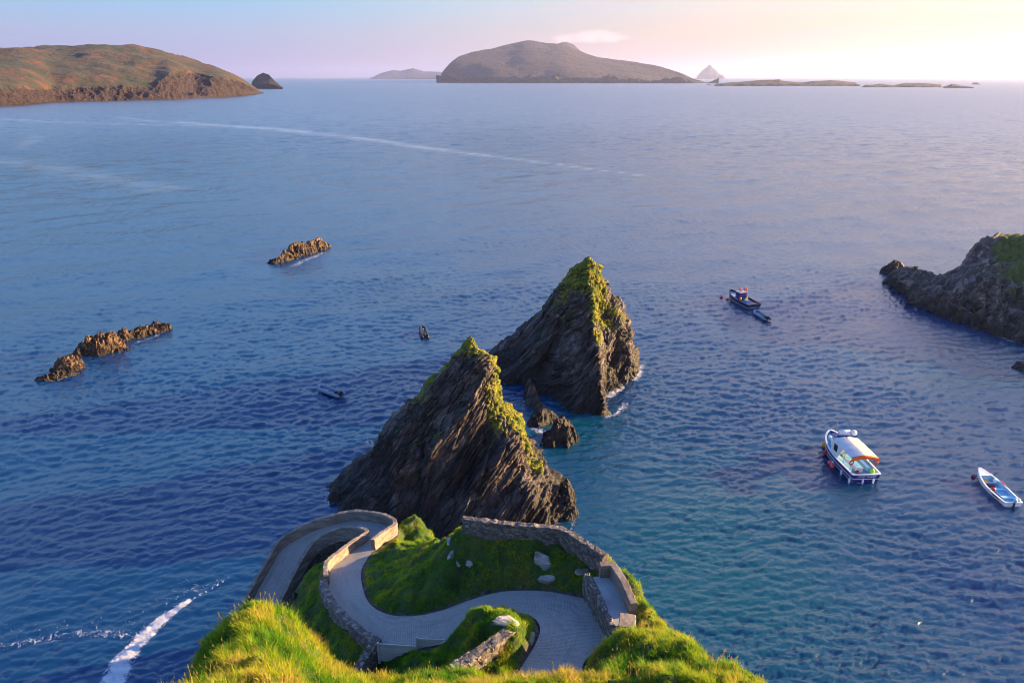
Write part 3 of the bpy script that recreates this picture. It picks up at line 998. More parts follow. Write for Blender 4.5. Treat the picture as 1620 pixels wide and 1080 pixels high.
def stone_material(name, c1, c2, c3, mortar, scale, lichen=0.4, depth=0.06, cells=True, moss=0.35):
    m, nt = new_mat(name)
    tc = nt.n('ShaderNodeTexCoord').outputs['Object']
    wv = nt.n('ShaderNodeVectorMath', {0: nt.noise(tc, 1.5, 3, out=1), 1: (0.25, 0.25, 0.25), 2: tc}, operation='MULTIPLY_ADD').outputs[0]
    n2 = nt.noise(tc, 9, 6, 0.7)
    n1 = nt.noise(tc, 0.6, 4)
    if cells:
        vo = nt.n('ShaderNodeTexVoronoi', {'Vector': nt.mapping(wv, scale=(1, 1, 1.7)), 'Scale': scale})
        ve = nt.n('ShaderNodeTexVoronoi', {'Vector': nt.mapping(wv, scale=(1, 1, 1.7)), 'Scale': scale}, feature='DISTANCE_TO_EDGE')
        rnd = nt.n('ShaderNodeSeparateXYZ', {0: vo.outputs['Color']}).outputs[0]
        c = nt.ramp(rnd, [(0.1, c1), (0.5, c2), (0.9, c3)])
        e = nt.mapr(ve.outputs['Distance'], 0.0, 0.09)
        c = nt.mix(e, mortar, c)
        h = nt.math('ADD', e, nt.math('MULTIPLY', n2, 0.5))
    else:
        # shuttered concrete: faint lift lines and streaks
        z = nt.mapping(tc, scale=(0.6, 0.6, 3.2))
        c = nt.ramp(nt.noise(z, 1.2, 5, 0.6), [(0.35, c1), (0.5, c2), (0.66, c3)])
        h = nt.math('ADD', nt.noise(z, 3, 5, 0.6), nt.math('MULTIPLY', n2, 0.5))
    c = nt.mix(nt.mapr(n2, 0.5, 0.8, 0, 0.5), c, mortar)
    l = nt.mapr(nt.noise(tc, 3.3, 5, 0.75), 0.60, 0.70, 0, lichen)
    c = nt.mix(l, c, (0.46, 0.45, 0.43))
    if moss:
        l = nt.mapr(nt.noise(tc, 1.3, 5, 0.7), 0.58, 0.72, 0, moss)
        c = nt.mix(l, c, (0.07, 0.075, 0.018))
    bsdf_out(nt, c, 0.9, bump(nt, h, 0.9, depth))
    return m


M_RUBBLE = stone_material('rubble_wall_stone', (0.10, 0.085, 0.08), (0.16, 0.135, 0.125), (0.25, 0.215, 0.20), (0.055, 0.047, 0.045), 3.6, lichen=0.7)
M_CONC = stone_material('weathered_wall_concrete', (0.12, 0.096, 0.084), (0.185, 0.150, 0.130), (0.26, 0.215, 0.185), (0.07, 0.057, 0.052), 3, cells=False, lichen=0.3, depth=0.03, moss=0.15)
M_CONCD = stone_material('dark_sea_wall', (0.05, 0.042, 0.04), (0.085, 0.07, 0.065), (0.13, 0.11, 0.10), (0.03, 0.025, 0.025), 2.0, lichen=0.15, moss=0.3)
M_GREYC = stone_material('grey_concrete', (0.20, 0.20, 0.215), (0.25, 0.25, 0.265), (0.31, 0.31, 0.32), (0.18, 0.18, 0.19), 3, cells=False, lichen=0.15, depth=0.015, moss=0.0)


M_PANEL = stone_material('pale_concrete_panel', (0.38, 0.37, 0.39), (0.46, 0.45, 0.47), (0.54, 0.53, 0.55), (0.25, 0.24, 0.25), 3, cells=False, lichen=0.1, depth=0.015, moss=0.0)


def resample(pts, step):
    pts = np.asarray(pts, float)
    s = np.concatenate([[0], np.cumsum(np.linalg.norm(np.diff(pts[:, :3], axis=0), axis=1))])
    n = max(2, int(s[-1] / step) + 1)
    t = np.linspace(0, s[-1], n)
    return np.stack([np.interp(t, s, pts[:, k]) for k in range(pts.shape[1])], 1)


def wall(name, base, height, width, mat, below=0.6, step=0.14, rough=0.05, parent=None, offset=0.0, ragged=0.0, seed=0.0, hs=None):
    """wall swept along base points (its foot line); offset shifts it to the left of its direction"""
    base = np.asarray(base, float)
    if hs is not None:
        base = np.column_stack([base, hs])
    b = resample(base, step)
    tg = np.gradient(b[:, :2], axis=0)
    tg /= np.linalg.norm(tg, axis=1)[:, None] + 1e-9
    nl = np.stack([-tg[:, 1], tg[:, 0]], 1)
    # soften normals at corners
    nh = max(2, int(round((height + below) / 0.16)) + 1)
    nwid = max(3, int(round(width / 0.10)) + 1)
    prof = [(-width / 2, z) for z in np.linspace(-below, height - 0.03, nh)]
    prof += [(x, height) for x in np.linspace(-width / 2 + 0.03, width / 2 - 0.03, nwid)]
    prof += [(width / 2, z) for z in np.linspace(height - 0.03, -below, nh)]
    prof = np.array(prof)
    npf = len(prof)
    V = np.zeros((len(b), npf, 3))
    hh = b[:, 3] if hs is not None else np.zeros(len(b))
    rag = ragged * fbm(np.stack([np.arange(len(b)) * step * 1.8, np.full(len(b), seed), np.zeros(len(b))], 1), 3)
    for k, (o, z) in enumerate(prof):
        V[:, k, :2] = b[:, :2] + nl * (o + offset)
        up = (z > height - 0.1)
        V[:, k, 2] = b[:, 2] + z + (hh + rag if up else (hh + rag) * max(z, 0) / height)
    V = V.reshape(-1, 3)
    f = grid_faces(len(b), npf)
    # end caps as extra quads joining opposite profile points
    caps = []
    for base_i in (0, (len(b) - 1) * npf):
        for k in range(npf // 2):
            q = [base_i + k, base_i + k + 1, base_i + npf - 2 - k, base_i + npf - 1 - k]
            if len(set(q)) == 4:
                caps.append(q if base_i else q[::-1])
    f = np.vstack([f, np.array(caps)])
    V += rough * np.stack([fbm(V * 3.1 + seed, 3), fbm(V * 3.1 + seed + 9, 3), 0.6 * fbm(V * 3.1 + seed + 4, 3)], 1)
    return mesh_np(name, V, f[:, ::-1], mat, parent=parent, smooth=False)


def idx(st):
    return int(round(st * 10))


# retaining masonry below the ramp, both sides and its end
def skirt(name, line, top_off, bottom, mat, seed=0):
    b = resample(line, 0.25)
    nv = 40
    t = np.linspace(0, 1, nv)
    top = b[:, 2] + top_off
    V = np.zeros((len(b), nv, 3))
    V[:, :, 0] = b[:, None, 0]
    V[:, :, 1] = b[:, None, 1]
    V[:, :, 2] = top[:, None] * (1 - t) + bottom * t
    V = V.reshape(-1, 3)
    return V, grid_faces(len(b), nv)


ra, rb_ = PA[idx(14):], PB[idx(16):]
v1, f1 = skirt('s', ra, -0.02, -1.5, None)
v2, f2 = skirt('s', rb_, -0.02, -1.5, None)
V = np.vstack([v1, v2])
V = V + 0.07 * np.stack([fbm(V * 1.7, 3), fbm(V * 1.7 + 9, 3), 0 * V[:, 0]], 1)
F = np.vstack([f1, f2 + len(v1)])
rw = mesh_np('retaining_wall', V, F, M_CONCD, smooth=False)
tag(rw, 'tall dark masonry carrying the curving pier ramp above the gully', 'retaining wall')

# parapets
lineA = PA[idx(14):].copy()
lineC = PB[idx(16.2):].copy()
o = wall('parapet_wall', lineA, 0.85, 0.36, M_CONC, below=0.5, offset=-0.10, rough=0.05, ragged=0.03, seed=1)
tag(o, 'inner parapet wrapping the tip of the hairpin, one side lit gold', 'wall', 'walls along the pier road')
o = wall('parapet_wall', lineC, 0.95, 0.36, M_CONC, below=0.9, offset=0.12, rough=0.05, ragged=0.04, seed=2)
tag(o, 'long outer parapet round the hairpin on the seaward side', 'wall', 'walls along the pier road')
lineE = np.vstack([PA[idx(10.9):idx(14.1)][::-1]])
foot = P(568, 1072, 17.2)
lineE = np.vstack([lineE, [PA[idx(10.9)] * 0.5 + foot * 0.5 + np.array([0, 0, 0.1]), foot]])
o = wall('rubble_wall', lineE, 0.62, 0.5, M_RUBBLE, below=1.7, offset=-0.15, rough=0.10, ragged=0.12, seed=3)
tag(o, 'low uneven stone wall on the gully side of the road, ending by the grey panels', 'wall', 'walls along the pier road')

# wall on top of the hill
WD = [P(731, 845, 22.0), P(765, 850, 22.1), P(800, 854, 22.1), P(845, 858, 22.2), P(886, 862, 22.2), P(920, 884, 22.3), P(953, 906, 22.5)]
o = wall('stone_wall', WD, 1.2, 0.45, M_RUBBLE, below=0.7, offset=0.22, rough=0.06, ragged=0.06, seed=4)
tag(o, 'dark stone wall crowning the grassy hill inside the bend, angled in the middle', 'wall', 'walls along the pier road')

# look-out bay beside the bend: retaining face, concrete floor, parapets
def at_h(px, py, z):
    return P(px, py, z)


bay = bpy.data.objects.new('viewing_bay', None)
COL.objects.link(bay)
tag(bay, 'concrete viewing bay with low parapets outside the upper bend of the road', 'viewing bay')
zf = 22.9
fl = [P(938, 912, zf), P(969, 909, zf), P(1002, 974, zf), P(984, 1004, zf), P(968, 985, zf), P(952, 945, zf)]
import bmesh


def prism(name, poly, z0, z1, mat, parent=None, bev=0.0):
    bm = bmesh.new()
    vs = [bm.verts.new((p[0], p[1], z1)) for p in poly]
    f = bm.faces.new(vs)
    if f.normal.z < 0:
        f.normal_flip()
    r = bmesh.ops.extrude_face_region(bm, geom=[f])
    for v in [g for g in r['geom'] if isinstance(g, bmesh.types.BMVert)]:
        v.co.z = z0
    bmesh.ops.recalc_face_normals(bm, faces=bm.faces)
    if bev:
        bmesh.ops.bevel(bm, geom=list(bm.edges), offset=bev, segments=1, affect='EDGES')
    me = bpy.data.meshes.new(name)
    bm.to_mesh(me)
    bm.free()
    me.materials.append(mat)
    o = bpy.data.objects.new(name, me)
    COL.objects.link(o)
    if parent:
        o.parent = parent
    return o


prism('floor', fl, 20.5, zf, M_GREYC, bay)
inner = [P(930, 905, 22.6), P(938, 916, 23.0), P(952, 944, 23.0), P(967, 978, 23.0), P(977, 1001, 23.0)]
wall('inner_wall', [p - np.array([0, 0, 1.0]) for p in inner], 1.0, 0.34, M_RUBBLE, below=1.4, rough=0.09, ragged=0.05, parent=bay, offset=-0.12, seed=6)
outer = [P(949, 912, 22.9), P(966, 911, 22.9), P(983, 938, 22.9), P(998, 974, 22.9)]
wall('outer_parapet', outer, 0.85, 0.42, M_CONC, below=1.4, rough=0.02, parent=bay, offset=0.12, seed=7)
end = [P(1000, 985, 22.9), P(996, 1004, 23.0)]
wall('end_block', [P(992, 990, 22.9), P(990, 1012, 23.1)], 0.85, 0.85, M_CONC, below=1.4, rough=0.03, parent=bay, seed=8)


# lit stone wall on the little grass mound in front
o = wall('stone_wall', [P(716, 1074, 22.6), P(760, 1046, 22.7), P(800, 1018, 22.7), P(812, 1010, 22.6)], 0.75, 0.62, M_RUBBLE, below=1.0, rough=0.08, ragged=0.05, seed=9)
tag(o, 'short broad sunlit stone wall climbing the small grass mound in front', 'wall', 'walls along the pier road')

# grey panel barrier
def box_mesh(name, c, size, mat, parent=None, rot=0.0, bev=0.01):
    bm = bmesh.new()
    bmesh.ops.create_cube(bm, size=1.0)
    bmesh.ops.scale(bm, vec=size, verts=bm.verts)
    if bev:
        bmesh.ops.bevel(bm, geom=list(bm.edges), offset=bev, segments=2, affect='EDGES')
    if isinstance(rot, Matrix):
        bmesh.ops.transform(bm, matrix=rot.to_4x4(), verts=bm.verts)
    else:
        bmesh.ops.rotate(bm, cent=(0, 0, 0), matrix=Matrix.Rotation(rot, 3, 'Z'), verts=bm.verts)
    bmesh.ops.translate(bm, vec=c, verts=bm.verts)
    me = bpy.data.meshes.new(name)
    bm.to_mesh(me)
    bm.free()
    if mat:
        me.materials.append(mat)
    o = bpy.data.objects.new(name, me)
    COL.objects.link(o)
    if parent:
        o.parent = parent
    return o


fence = bpy.data.objects.new('panel_barrier', None)
COL.objects.link(fence)
tag(fence, 'low stepped barrier of two grey panels between thin posts', 'barrier')
f0, f1_, f2_ = P(598, 1017, 18.9), P(659.5, 1020, 18.95), P(709, 1024, 18.8)
def panel(a, b, top, h):
    a = a.copy(); b = b.copy()
    c = (a + b) / 2
    ang = math.atan2(b[1] - a[1], b[0] - a[0])
    Lh = np.linalg.norm((b - a)[:2])
    for k in range(3):
        hh = h / 3 - 0.016
        box_mesh('board', (c[0], c[1], top - h / 3 * (k + 0.5)), (Lh - 0.1, 0.06, hh), M_PANEL, fence, ang, 0.008)
panel(f0, f1_, 18.9, 1.35)
g1, g2 = P(659.5, 1009, 19.25), P(709, 1011, 19.25)
panel(g1, g2, 19.25, 1.2)
for p, t, h in ((f0, 18.98, 1.6), (g1, 19.36, 1.7), (g2, 19.33, 1.5)):
    box_mesh('post', (p[0], p[1] - 0.02, t - h / 2), (0.12, 0.12, h), M_PANEL, fence)

# ---------------------------------------------------------------- rock showing through the turf
def outcrop(px, py, z, size, seed, label, mat, flat=0.6, tilt=0.0):
    rr_ = ray(px, py)
    ts = np.linspace(15, 75, 1200)
    pp = np.array([0, 0, CAMH]) + rr_ * ts[:, None]
    under = pp[:, 2] < terr_h(pp[:, 0], pp[:, 1])
    c = pp[under.argmax()] if under.any() and z > 15 else P(px, py, z)
    n = 40
    u, w_ = np.meshgrid(np.linspace(0, 2 * pi, 2 * n, endpoint=False), np.linspace(0.02, pi - 0.02, n), indexing='ij')
    d = np.stack([np.cos(u) * np.sin(w_), np.sin(u) * np.sin(w_), np.cos(w_)], -1).reshape(-1, 3)
    r = 1 + 0.45 * fbm(d * 1.3 + seed, 3, ridged=True) + 0.18 * fbm(d * 4 + seed, 3)
    # chop planes for an angular look
    rr = np.random.RandomState(int(seed * 10))
    v = d * r[:, None]
    for _ in range(16):
        nn = rr.normal(size=3)
        nn /= np.linalg.norm(nn)
        lim = rr.uniform(0.5, 0.85)
        over = np.maximum(v @ nn - lim, 0)
        v = v - nn * over[:, None] * 0.9
    v = v * np.array(size) + c - np.array([0, -0.25 * size[1], 0.42 * size[2]])
    f = grid_faces(2 * n, n, wrap=True)
    o = mesh_np('rock_outcrop', v, f, mat, attrs={'grass': np.zeros(len(v))}, smooth=False)
    return tag(o, label, 'rock', 'rocks bared in the turf')


M_PALE = stone_material('lichened_rock', (0.16, 0.14, 0.13), (0.34, 0.31, 0.30), (0.52, 0.49, 0.48), (0.07, 0.065, 0.06), 1.6, lichen=0.7, depth=0.12, moss=0.4, cells=False)
outcrop(866, 889, 21.75, (1.15, 0.7, 1.1), 1.3, 'white lichened rock face under the bend of the hilltop wall', M_PALE)
outcrop(872, 916, 21.2, (0.7, 0.45, 0.3), 2.3, 'small pale rock low in the turf just above the road bend', M_PALE)
outcrop(714, 880, 20.9, (0.38, 0.4, 0.5), 3.3, 'upper pale rock at the left shoulder of the grassy hill', M_PALE)
outcrop(724, 891, 20.9, (0.32, 0.35, 0.5), 4.3, 'lower pale rock at the left shoulder of the grassy hill', M_PALE)
outcrop(712, 857, 20.3, (0.35, 0.4, 0.5), 5.3, 'pale rock directly below the left end of the hilltop wall', M_PALE)
outcrop(742, 891, 21.1, (0.3, 0.35, 0.45), 6.3, 'thin grey rock set in the middle of the green slope', M_PALE)
outcrop(922, 903, 22.0, (0.6, 0.4, 0.35), 7.3, 'rough rock below the right end of the hilltop wall', M_PALE)
outcrop(838, 1010, 22.0, (0.35, 0.45, 0.3), 8.3, 'grey rock at the right tip of the grass mound beside the road', M_PALE)
outcrop(806, 985, 22.9, (0.75, 0.4, 0.2), 9.3, 'bare grey rock on top of the grass mound', M_PALE)
outcrop(464, 950, 13.0, (0.7, 0.9, 1.6), 10.3, 'dark jutting crag above the gully left of the road', M_STACK)
outcrop(452, 968, 11.8, (0.8, 0.9, 1.8), 11.3, 'dark crag lowest on the gully side, beside the ramp', M_STACK)
outcrop(662, 1048, 20.9, (0.5, 0.35, 0.25), 13.3, 'dark rock bared on the low hump right of the panels', M_CLIFF)

# ---------------------------------------------------------------- grass
def grass_material():
    m, nt = new_mat('grass_blades')
    at = nt.n('ShaderNodeAttribute', attribute_name='tint')
    s = nt.n('ShaderNodeSeparateXYZ', {0: at.outputs['Vector']})
    c = nt.ramp(s.outputs[0], [(0.0, (0.024, 0.100, 0.003)), (0.35, (0.075, 0.230, 0.006)), (0.62, (0.230, 0.360, 0.008)), (0.82, (0.42, 0.39, 0.020)), (1.0, (0.36, 0.24, 0.09))])
    d = nt.n('ShaderNodeBsdfPrincipled', {'Base Color': c, 'Roughness': 0.6})
    d.inputs['Specular IOR Level'].default_value = 0.25
    tr = nt.n('ShaderNodeBsdfTranslucent', {'Color': c})
    mx = nt.n('ShaderNodeMixShader', {0: 0.45, 1: d.outputs[0], 2: tr.outputs[0]})
    nt.n('ShaderNodeOutputMaterial', {'Surface': mx})
    return m


M_GRASS = grass_material()


def blades(name, x, y, length, width, tint, lean_dir, lean, seed, z=None):
    n = len(x)
    r = np.random.RandomState(seed)
    if z is None:
        z = terr_h(x, y)
    a = r.uniform(0, 2 * pi, n)
    side = np.stack([np.cos(a), np.sin(a), np.zeros(n)], 1)
    ld = lean_dir + 0.55 * r.normal(size=(n, 2))
    base = np.stack([x, y, z - 0.03], 1)
    l3 = np.concatenate([ld * lean[:, None], np.ones((n, 1))], 1)
    l3 /= np.linalg.norm(l3, axis=1)[:, None]
    mid_ = base + l3 * (length * 0.55)[:, None]
    l4 = np.concatenate([ld * (lean * 2.3)[:, None], np.full((n, 1), 0.72)], 1)
    l4 /= np.linalg.norm(l4, axis=1)[:, None]
    tip = mid_ + l4 * (length * 0.5)[:, None]
    w2 = (width / 2)[:, None]
    V = np.stack([base - side * w2, base + side * w2, mid_ + side * w2 * 0.8, mid_ - side * w2 * 0.8, tip + side * w2 * 0.15, tip - side * w2 * 0.15], 1).reshape(-1, 3)
    k = np.arange(n)[:, None] * 6
    F = np.concatenate([k + np.array([[0, 1, 2, 3]]), k + np.array([[3, 2, 4, 5]])], 1).reshape(-1, 4)
    T = np.repeat(tint, 6)
    return V, F, np.stack([T, T, T], 1)


def scatter(n, x0, x1, y0, y1, seed):
    r = np.random.RandomState(seed)
    return r.uniform(x0, x1, n), r.uniform(y0, y1, n), r


def gval(arr, x, y):
    i = np.clip(((x - gx[0]) / GR).round().astype(int), 0, NX - 1)
    j = np.clip(((y - gy[0]) / GR).round().astype(int), 0, NY - 1)
    return arr.reshape(NX, NY)[i, j]


x, y, r = scatter(1100000, -16, 16, 9, 54, 5)
ok = (gval(grassm, x, y) + 0.2 * r.normal(size=len(x)) > 0.5) & (gval(rd, x, y) > 0.02 + 0.12 * r.uniform(size=len(x))) & (gval(sd_, x, y) > -1.6)
z = terr_h(x, y)
# keep what the place's camera side could see: nothing far below the brow behind the knolls
dn = 1.0 - 0.5 * sstep(24, 40, y)
ok &= r.uniform(size=len(x)) < dn
ok &= ~((y > 30) & (z < 9))
x, y, z = x[ok], y[ok], z[ok]
# leave the walls, bay floor and outcrops clear
clear = np.ones(len(x), bool)
for ln, wd in ((lineA, .35), (lineC, .4), (lineE, .4), (np.array(WD), .05), (np.array(outer), .5), (np.array(inner), .35)):
    clear &= poly_dist(x, y, [p[:2] for p in resample(ln, 0.5)], closed=False) > wd
clear &= ~in_poly(x, y, fl)
x, y, z = x[clear], y[clear], z[clear]
n = len(x)
r = np.random.RandomState(8)
q = np.stack([x, y, z], 1)
tuft = fbm(q * 1.5 + 2, 3)
patch = fbm(q * 0.35 + 12, 3)
near = 1 - sstep(20, 32, y)
length = (0.13 + 0.11 * near) * (1 + 1.3 * np.clip(tuft, -0.5, 1)) * r.uniform(0.6, 1.35, n)
width = (0.020 + 0.012 * (1 - near)) * r.uniform(0.7, 1.3, n)
tint = np.clip(0.46 + 0.10 * near + 0.42 * patch + 0.28 * tuft + 0.10 * r.normal(size=n), 0, 0.95)
straw = r.uniform(size=n) < 0.03 + 0.03 * near
tint = np.where(straw, r.uniform(0.8, 1.0, n), tint)
gxs, gys = gval(gxz, x, y), gval(gyz, x, y)
down = -np.stack([gxs, gys], 1) / (1 + np.hypot(gxs, gys))[:, None]
lean = 0.35 + 0.5 * r.uniform(size=n)
ld = down * 0.9 + np.array([-0.35, 0.15]) + 0.5 * np.stack([perlin(q * 0.8), perlin(q * 0.8 + 40)], 1)
V, F, T = blades('g', x, y, length, width, tint, ld, lean, 3, z)
# flowering stalks on the near knolls
x, y, r = scatter(2600, -14, 12, 12, 27, 77)
ok = (gval(grassm, x, y) > 0.6) & (gval(rd, x, y) > 0.6) & (gval(sd_, x, y) > 0.0) & (fbm(np.stack([x, y, x * 0], 1) * 0.4, 2) > -0.05)
x, y = x[ok], y[ok]
n = len(x)
V2, F2, T2 = blades('s', x, y, r.uniform(0.40, 0.72, n), np.full(n, 0.022), r.uniform(0.86, 1.0, n), np.tile([[-0.3, 0.1]], (n, 1)), np.full(n, 0.22), 5)
V3 = V2.reshape(-1, 6, 3)
tipc = V3[:, 4:6].mean(1)
hd = np.stack([tipc + np.array(o_) for o_ in ((-0.03, 0, -0.08), (0.03, 0, -0.08), (0.012, 0, 0.06), (-0.012, 0, 0.06))], 1).reshape(-1, 3)
FH = (np.arange(n)[:, None] * 4 + np.array([[0, 1, 2, 3]]))
Vall = np.vstack([V, V2, hd])
Fall = np.vstack([F, F2 + len(V), FH + len(V) + len(V2)])
Tall = np.vstack([T, T2, np.full((len(hd), 3), 0.97)])
go = mesh_np('grass', Vall, Fall, M_GRASS, attrs={'tint': Tall}, smooth=False)
tag(go, 'long green and yellow grass over the knolls and the hillside', 'grass', kind='stuff')
print('grass blades', len(F) // 2)

# ================================================================= THE SEA
def ocean_tile(N, L, lam_peak, lam_min, wind, spread, rms, seed, pw=3.7):
    r = np.random.RandomState(seed)
    k1 = np.fft.fftfreq(N, L / N) * 2 * pi
    KX, KY = np.meshgrid(k1, k1, indexing='ij')
    K = np.hypot(KX, KY) + 1e-9
    kp = 2 * pi / lam_peak
    S = np.exp(-1.25 * (kp / K) ** 4) / K ** pw
    S *= np.exp(-(K * lam_min / (2 * pi)) ** 2 * 0.5)
    c = (KX * wind[0] + KY * wind[1]) / K
    S *= 0.04 + np.maximum(np.abs(c), 0) ** spread
    S[0, 0] = 0
    A = np.sqrt(S) * (r.normal(size=(N, N)) + 1j * r.normal(size=(N, N)))
    h = np.real(np.fft.ifft2(A))
    # displace crests forward: horizontal displacement by the same spectrum
    dx = np.real(np.fft.ifft2(-1j * KX / K * A))
    dy = np.real(np.fft.ifft2(-1j * KY / K * A))
    s = rms / h.std()
    return h * s, dx * s, dy * s


def samp(T, L, x, y, rot):
    c, s = cos(rot), sin(rot)
    N = T[0].shape[0]
    u = (x * c + y * s) / L * N
    w = (-x * s + y * c) / L * N
    i, j = np.floor(u).astype(int), np.floor(w).astype(int)
    fu, fw = u - i, w - j
    i0, i1, j0, j1 = i % N, (i + 1) % N, j % N, (j + 1) % N
    o = []
    for t in T:
        o.append(t[i0, j0] * (1 - fu) * (1 - fw) + t[i1, j0] * fu * (1 - fw) + t[i0, j1] * (1 - fu) * fw + t[i1, j1] * fu * fw)
    h, dx, dy = o
    return h, dx * c - dy * s, dx * s + dy * c


radii = [22.0]
while radii[-1] < 70000:
    rr_ = radii[-1]
    px = (rr_ * rr_ + CAMH ** 2) / (CAMH * 683.0)
    dr = max(0.10, 1.0 * px)
    if rr_ > 1500:
        dr = max(dr, rr_ * 0.03)
    dr = min(dr, max(rr_ * 0.05, 1))
    radii.append(rr_ + dr)
radii = np.array(radii)
azd = np.linspace(-radians(49), radians(49), 1500)
azc = np.linspace(radians(49), 2 * pi - radians(49), 90)[1:-1]
az = np.concatenate([azd, azc])
NR, NA = len(radii), len(az)
print('sea grid', NR, NA)
AZ, RD = np.meshgrid(az, radii, indexing='ij')
wx, wy = (RD * np.sin(AZ)).ravel(), (RD * np.cos(AZ)).ravel()
rr = RD.ravel()
T1 = ocean_tile(1024, 97.0, 3.4, 0.30, (0.22, -0.97), 5.0, 0.066, 3, 3.2)
T2 = ocean_tile(512, 41.0, 5.0, 0.3, (-0.25, -0.95), 4.0, 0.022, 4)
T3 = ocean_tile(256, 900.0, 42.0, 12.0, (0.5, -0.86), 4.0, 0.16, 5)
h1, a1, b1 = samp(T1, 97.0, wx, wy, 0.0)
h2, a2, b2 = samp(T2, 41.0, wx, wy, 0.15)
h3, a3, b3 = samp(T3, 900.0, wx, wy, 0.2)
patch = np.clip(0.95 + 0.55 * fbm(np.stack([wx * 0.011, wy * 0.022, wx * 0], 1), 3) + 0.25 * fbm(np.stack([wx * 0.05, wy * 0.08, wx * 0 + 3], 1), 2), 0.35, 1.6)
fade1 = (1 - sstep(220, 750, rr)) * patch
fade2 = (1 - sstep(500, 1600, rr)) * patch * (1 + 0.8 * sstep(120, 350, rr))
fade3 = 1 - sstep(1500, 5000, rr)
isd = np.abs(AZ.ravel()) <= radians(49.01)
m1 = np.where(isd, 1.0, 0.0)
sz = (h1 * fade1 + h2 * fade2) * m1 + h3 * fade3 * m1
sxd = 0.35 * (a1 * fade1 + a2 * fade2) * m1
syd = 0.35 * (b1 * fade1 + b2 * fade2) * m1

# foam and slicks, in plan
foam = np.zeros(len(wx))
slick = np.zeros(len(wx))


def foam_line(pts, wid, amp, px=True, arr=None, z=0.0, soft=1.6):
    pw = [P(a, b, 0)[:2] if px else (a, b) for a, b in pts]
    pw = resample(np.column_stack([np.array(pw), np.zeros(len(pw)), wid if np.ndim(wid) else np.full(len(pw), wid)]), 0.6 if max(wid if np.ndim(wid) else [wid]) < 8 else 12.0)
    x0, x1 = pw[:, 0].min() - 60, pw[:, 0].max() + 60
    y0, y1 = pw[:, 1].min() - 60, pw[:, 1].max() + 60
    wmx = pw[:, 3].max() * 3 + 2
    sel = np.where((wx > x0 + 60 - wmx) & (wx < x1 - 60 + wmx) & (wy > y0 + 60 - wmx) & (wy < y1 - 60 + wmx) & isd)[0]
    A = foam if arr is None else arr
    for s in range(0, len(sel), 20000):
        k = sel[s:s + 20000]
        d = np.hypot(wx[k][:, None] - pw[None, :, 0], wy[k][:, None] - pw[None, :, 1]) / pw[None, :, 3]
        dm = d.min(1)
        A[k] = np.maximum(A[k], amp * np.exp(-np.clip(dm, 0, 5) ** 2 * soft))


foam_line([(150, 1110), (178, 1080), (193, 1045), (225, 1010), (262, 975), (298, 951)], [1.6, 1.35, 1.15, 1.0, 0.75, 0.42], 1.35, soft=0.9)
foam_line([(298, 951), (330, 934), (362, 915)], [0.42, 0.30, 0.2], 0.9)
foam_line([(290, 935), (240, 960), (200, 985)], 5.0, 0.46)
foam_line([(350, 920), (290, 935)], 2.0, 0.50)
foam_line([(200, 1003), (120, 1002), (60, 1012), (0, 1022), (-60, 1030)], 1.3, 0.66)
foam_line([(150, 990), (60, 1000), (-20, 1005)], 3.6, 0.44)
foam_line([(120, 1060), (60, 1065), (0, 1070)], 4.0, 0.38)
# wash at the rocks
for pts, wd, am in [
    ([(960, 660), (975, 655), (990, 640)], 0.8, 0.78), ([(962, 628), (972, 622), (982, 612)], 1.0, 0.95), ([(1005, 602), (1012, 592), (1014, 578)], 0.9, 0.85),
    ([(846, 608), (862, 624), (905, 652), (955, 662)], 0.5, 0.52), ([(872, 656), (882, 660)], 0.8, 0.9), ([(845, 678), (862, 684)], 0.9, 0.85),
    ([(905, 680), (915, 700), (890, 708)], 0.6, 0.55), ([(522, 796), (516, 790), (524, 780)], 0.9, 0.66), ([(575, 705), (585, 698)], 1.2, 0.55),
    ([(908, 790), (912, 815), (905, 835)], 0.7, 0.6), ([(465, 419), (482, 412), (500, 406), (510, 400)], 2.0, 0.66), ([(484, 393), (495, 391), (512, 388)], 1.2, 0.62), ([(438, 415), (455, 418), (470, 417)], 1.2, 0.55), ([(125, 562), (150, 572), (180, 562), (210, 545)], 0.8, 0.5),
    ([(212, 542), (232, 536), (250, 528)], 0.8, 0.66), ([(85, 600), (100, 596), (118, 592)], 0.7, 0.7), ([(1406, 428), (1398, 425), (1380, 422)], 1.6, 0.5),
    ([(1590, 535), (1600, 538)], 0.9, 0.75), ([(1448, 492), (1446, 480)], 0.9, 0.6), ([(1570, 573), (1600, 578)], 0.9, 0.55), ([(768, 583), (790, 600), (826, 610)], 0.5, 0.45)]:
    foam_line(pts, wd * 1.35, am * 1.08)
for bp in (base1[:8] + base1[-1:], base2[:11]):
    bp = bp[-1:] + bp[:-1] if len(bp) == 9 else bp
    foam_line([tuple(b[:2]) for b in bp], 0.8, 0.60, px=False)
# long pale current lines far out
foam_line([(-40, 186), (80, 193), (180, 196), (300, 199), (400, 203)], 9.0, 0.7, arr=slick)
foam_line([(280, 193), (340, 198), (430, 204), (520, 213), (600, 223), (680, 235), (760, 245), (850, 256), (930, 267), (1010, 277)], [14, 14, 16, 13, 11, 9, 7, 6, 5, 4], 0.9, arr=slick)
foam_line([(190, 186), (240, 192), (300, 196)], 9.0, 0.6, arr=slick)
foam_line([(1000, 182), (1060, 178), (1100, 176)], 9.0, 0.4, arr=slick)
foam_line([(-40, 250), (60, 262), (160, 280), (260, 298)], 14.0, 0.35, arr=slick)
foam_line([(30, 235), (60, 215), (50, 228)], 8.0, 0.35, arr=slick)

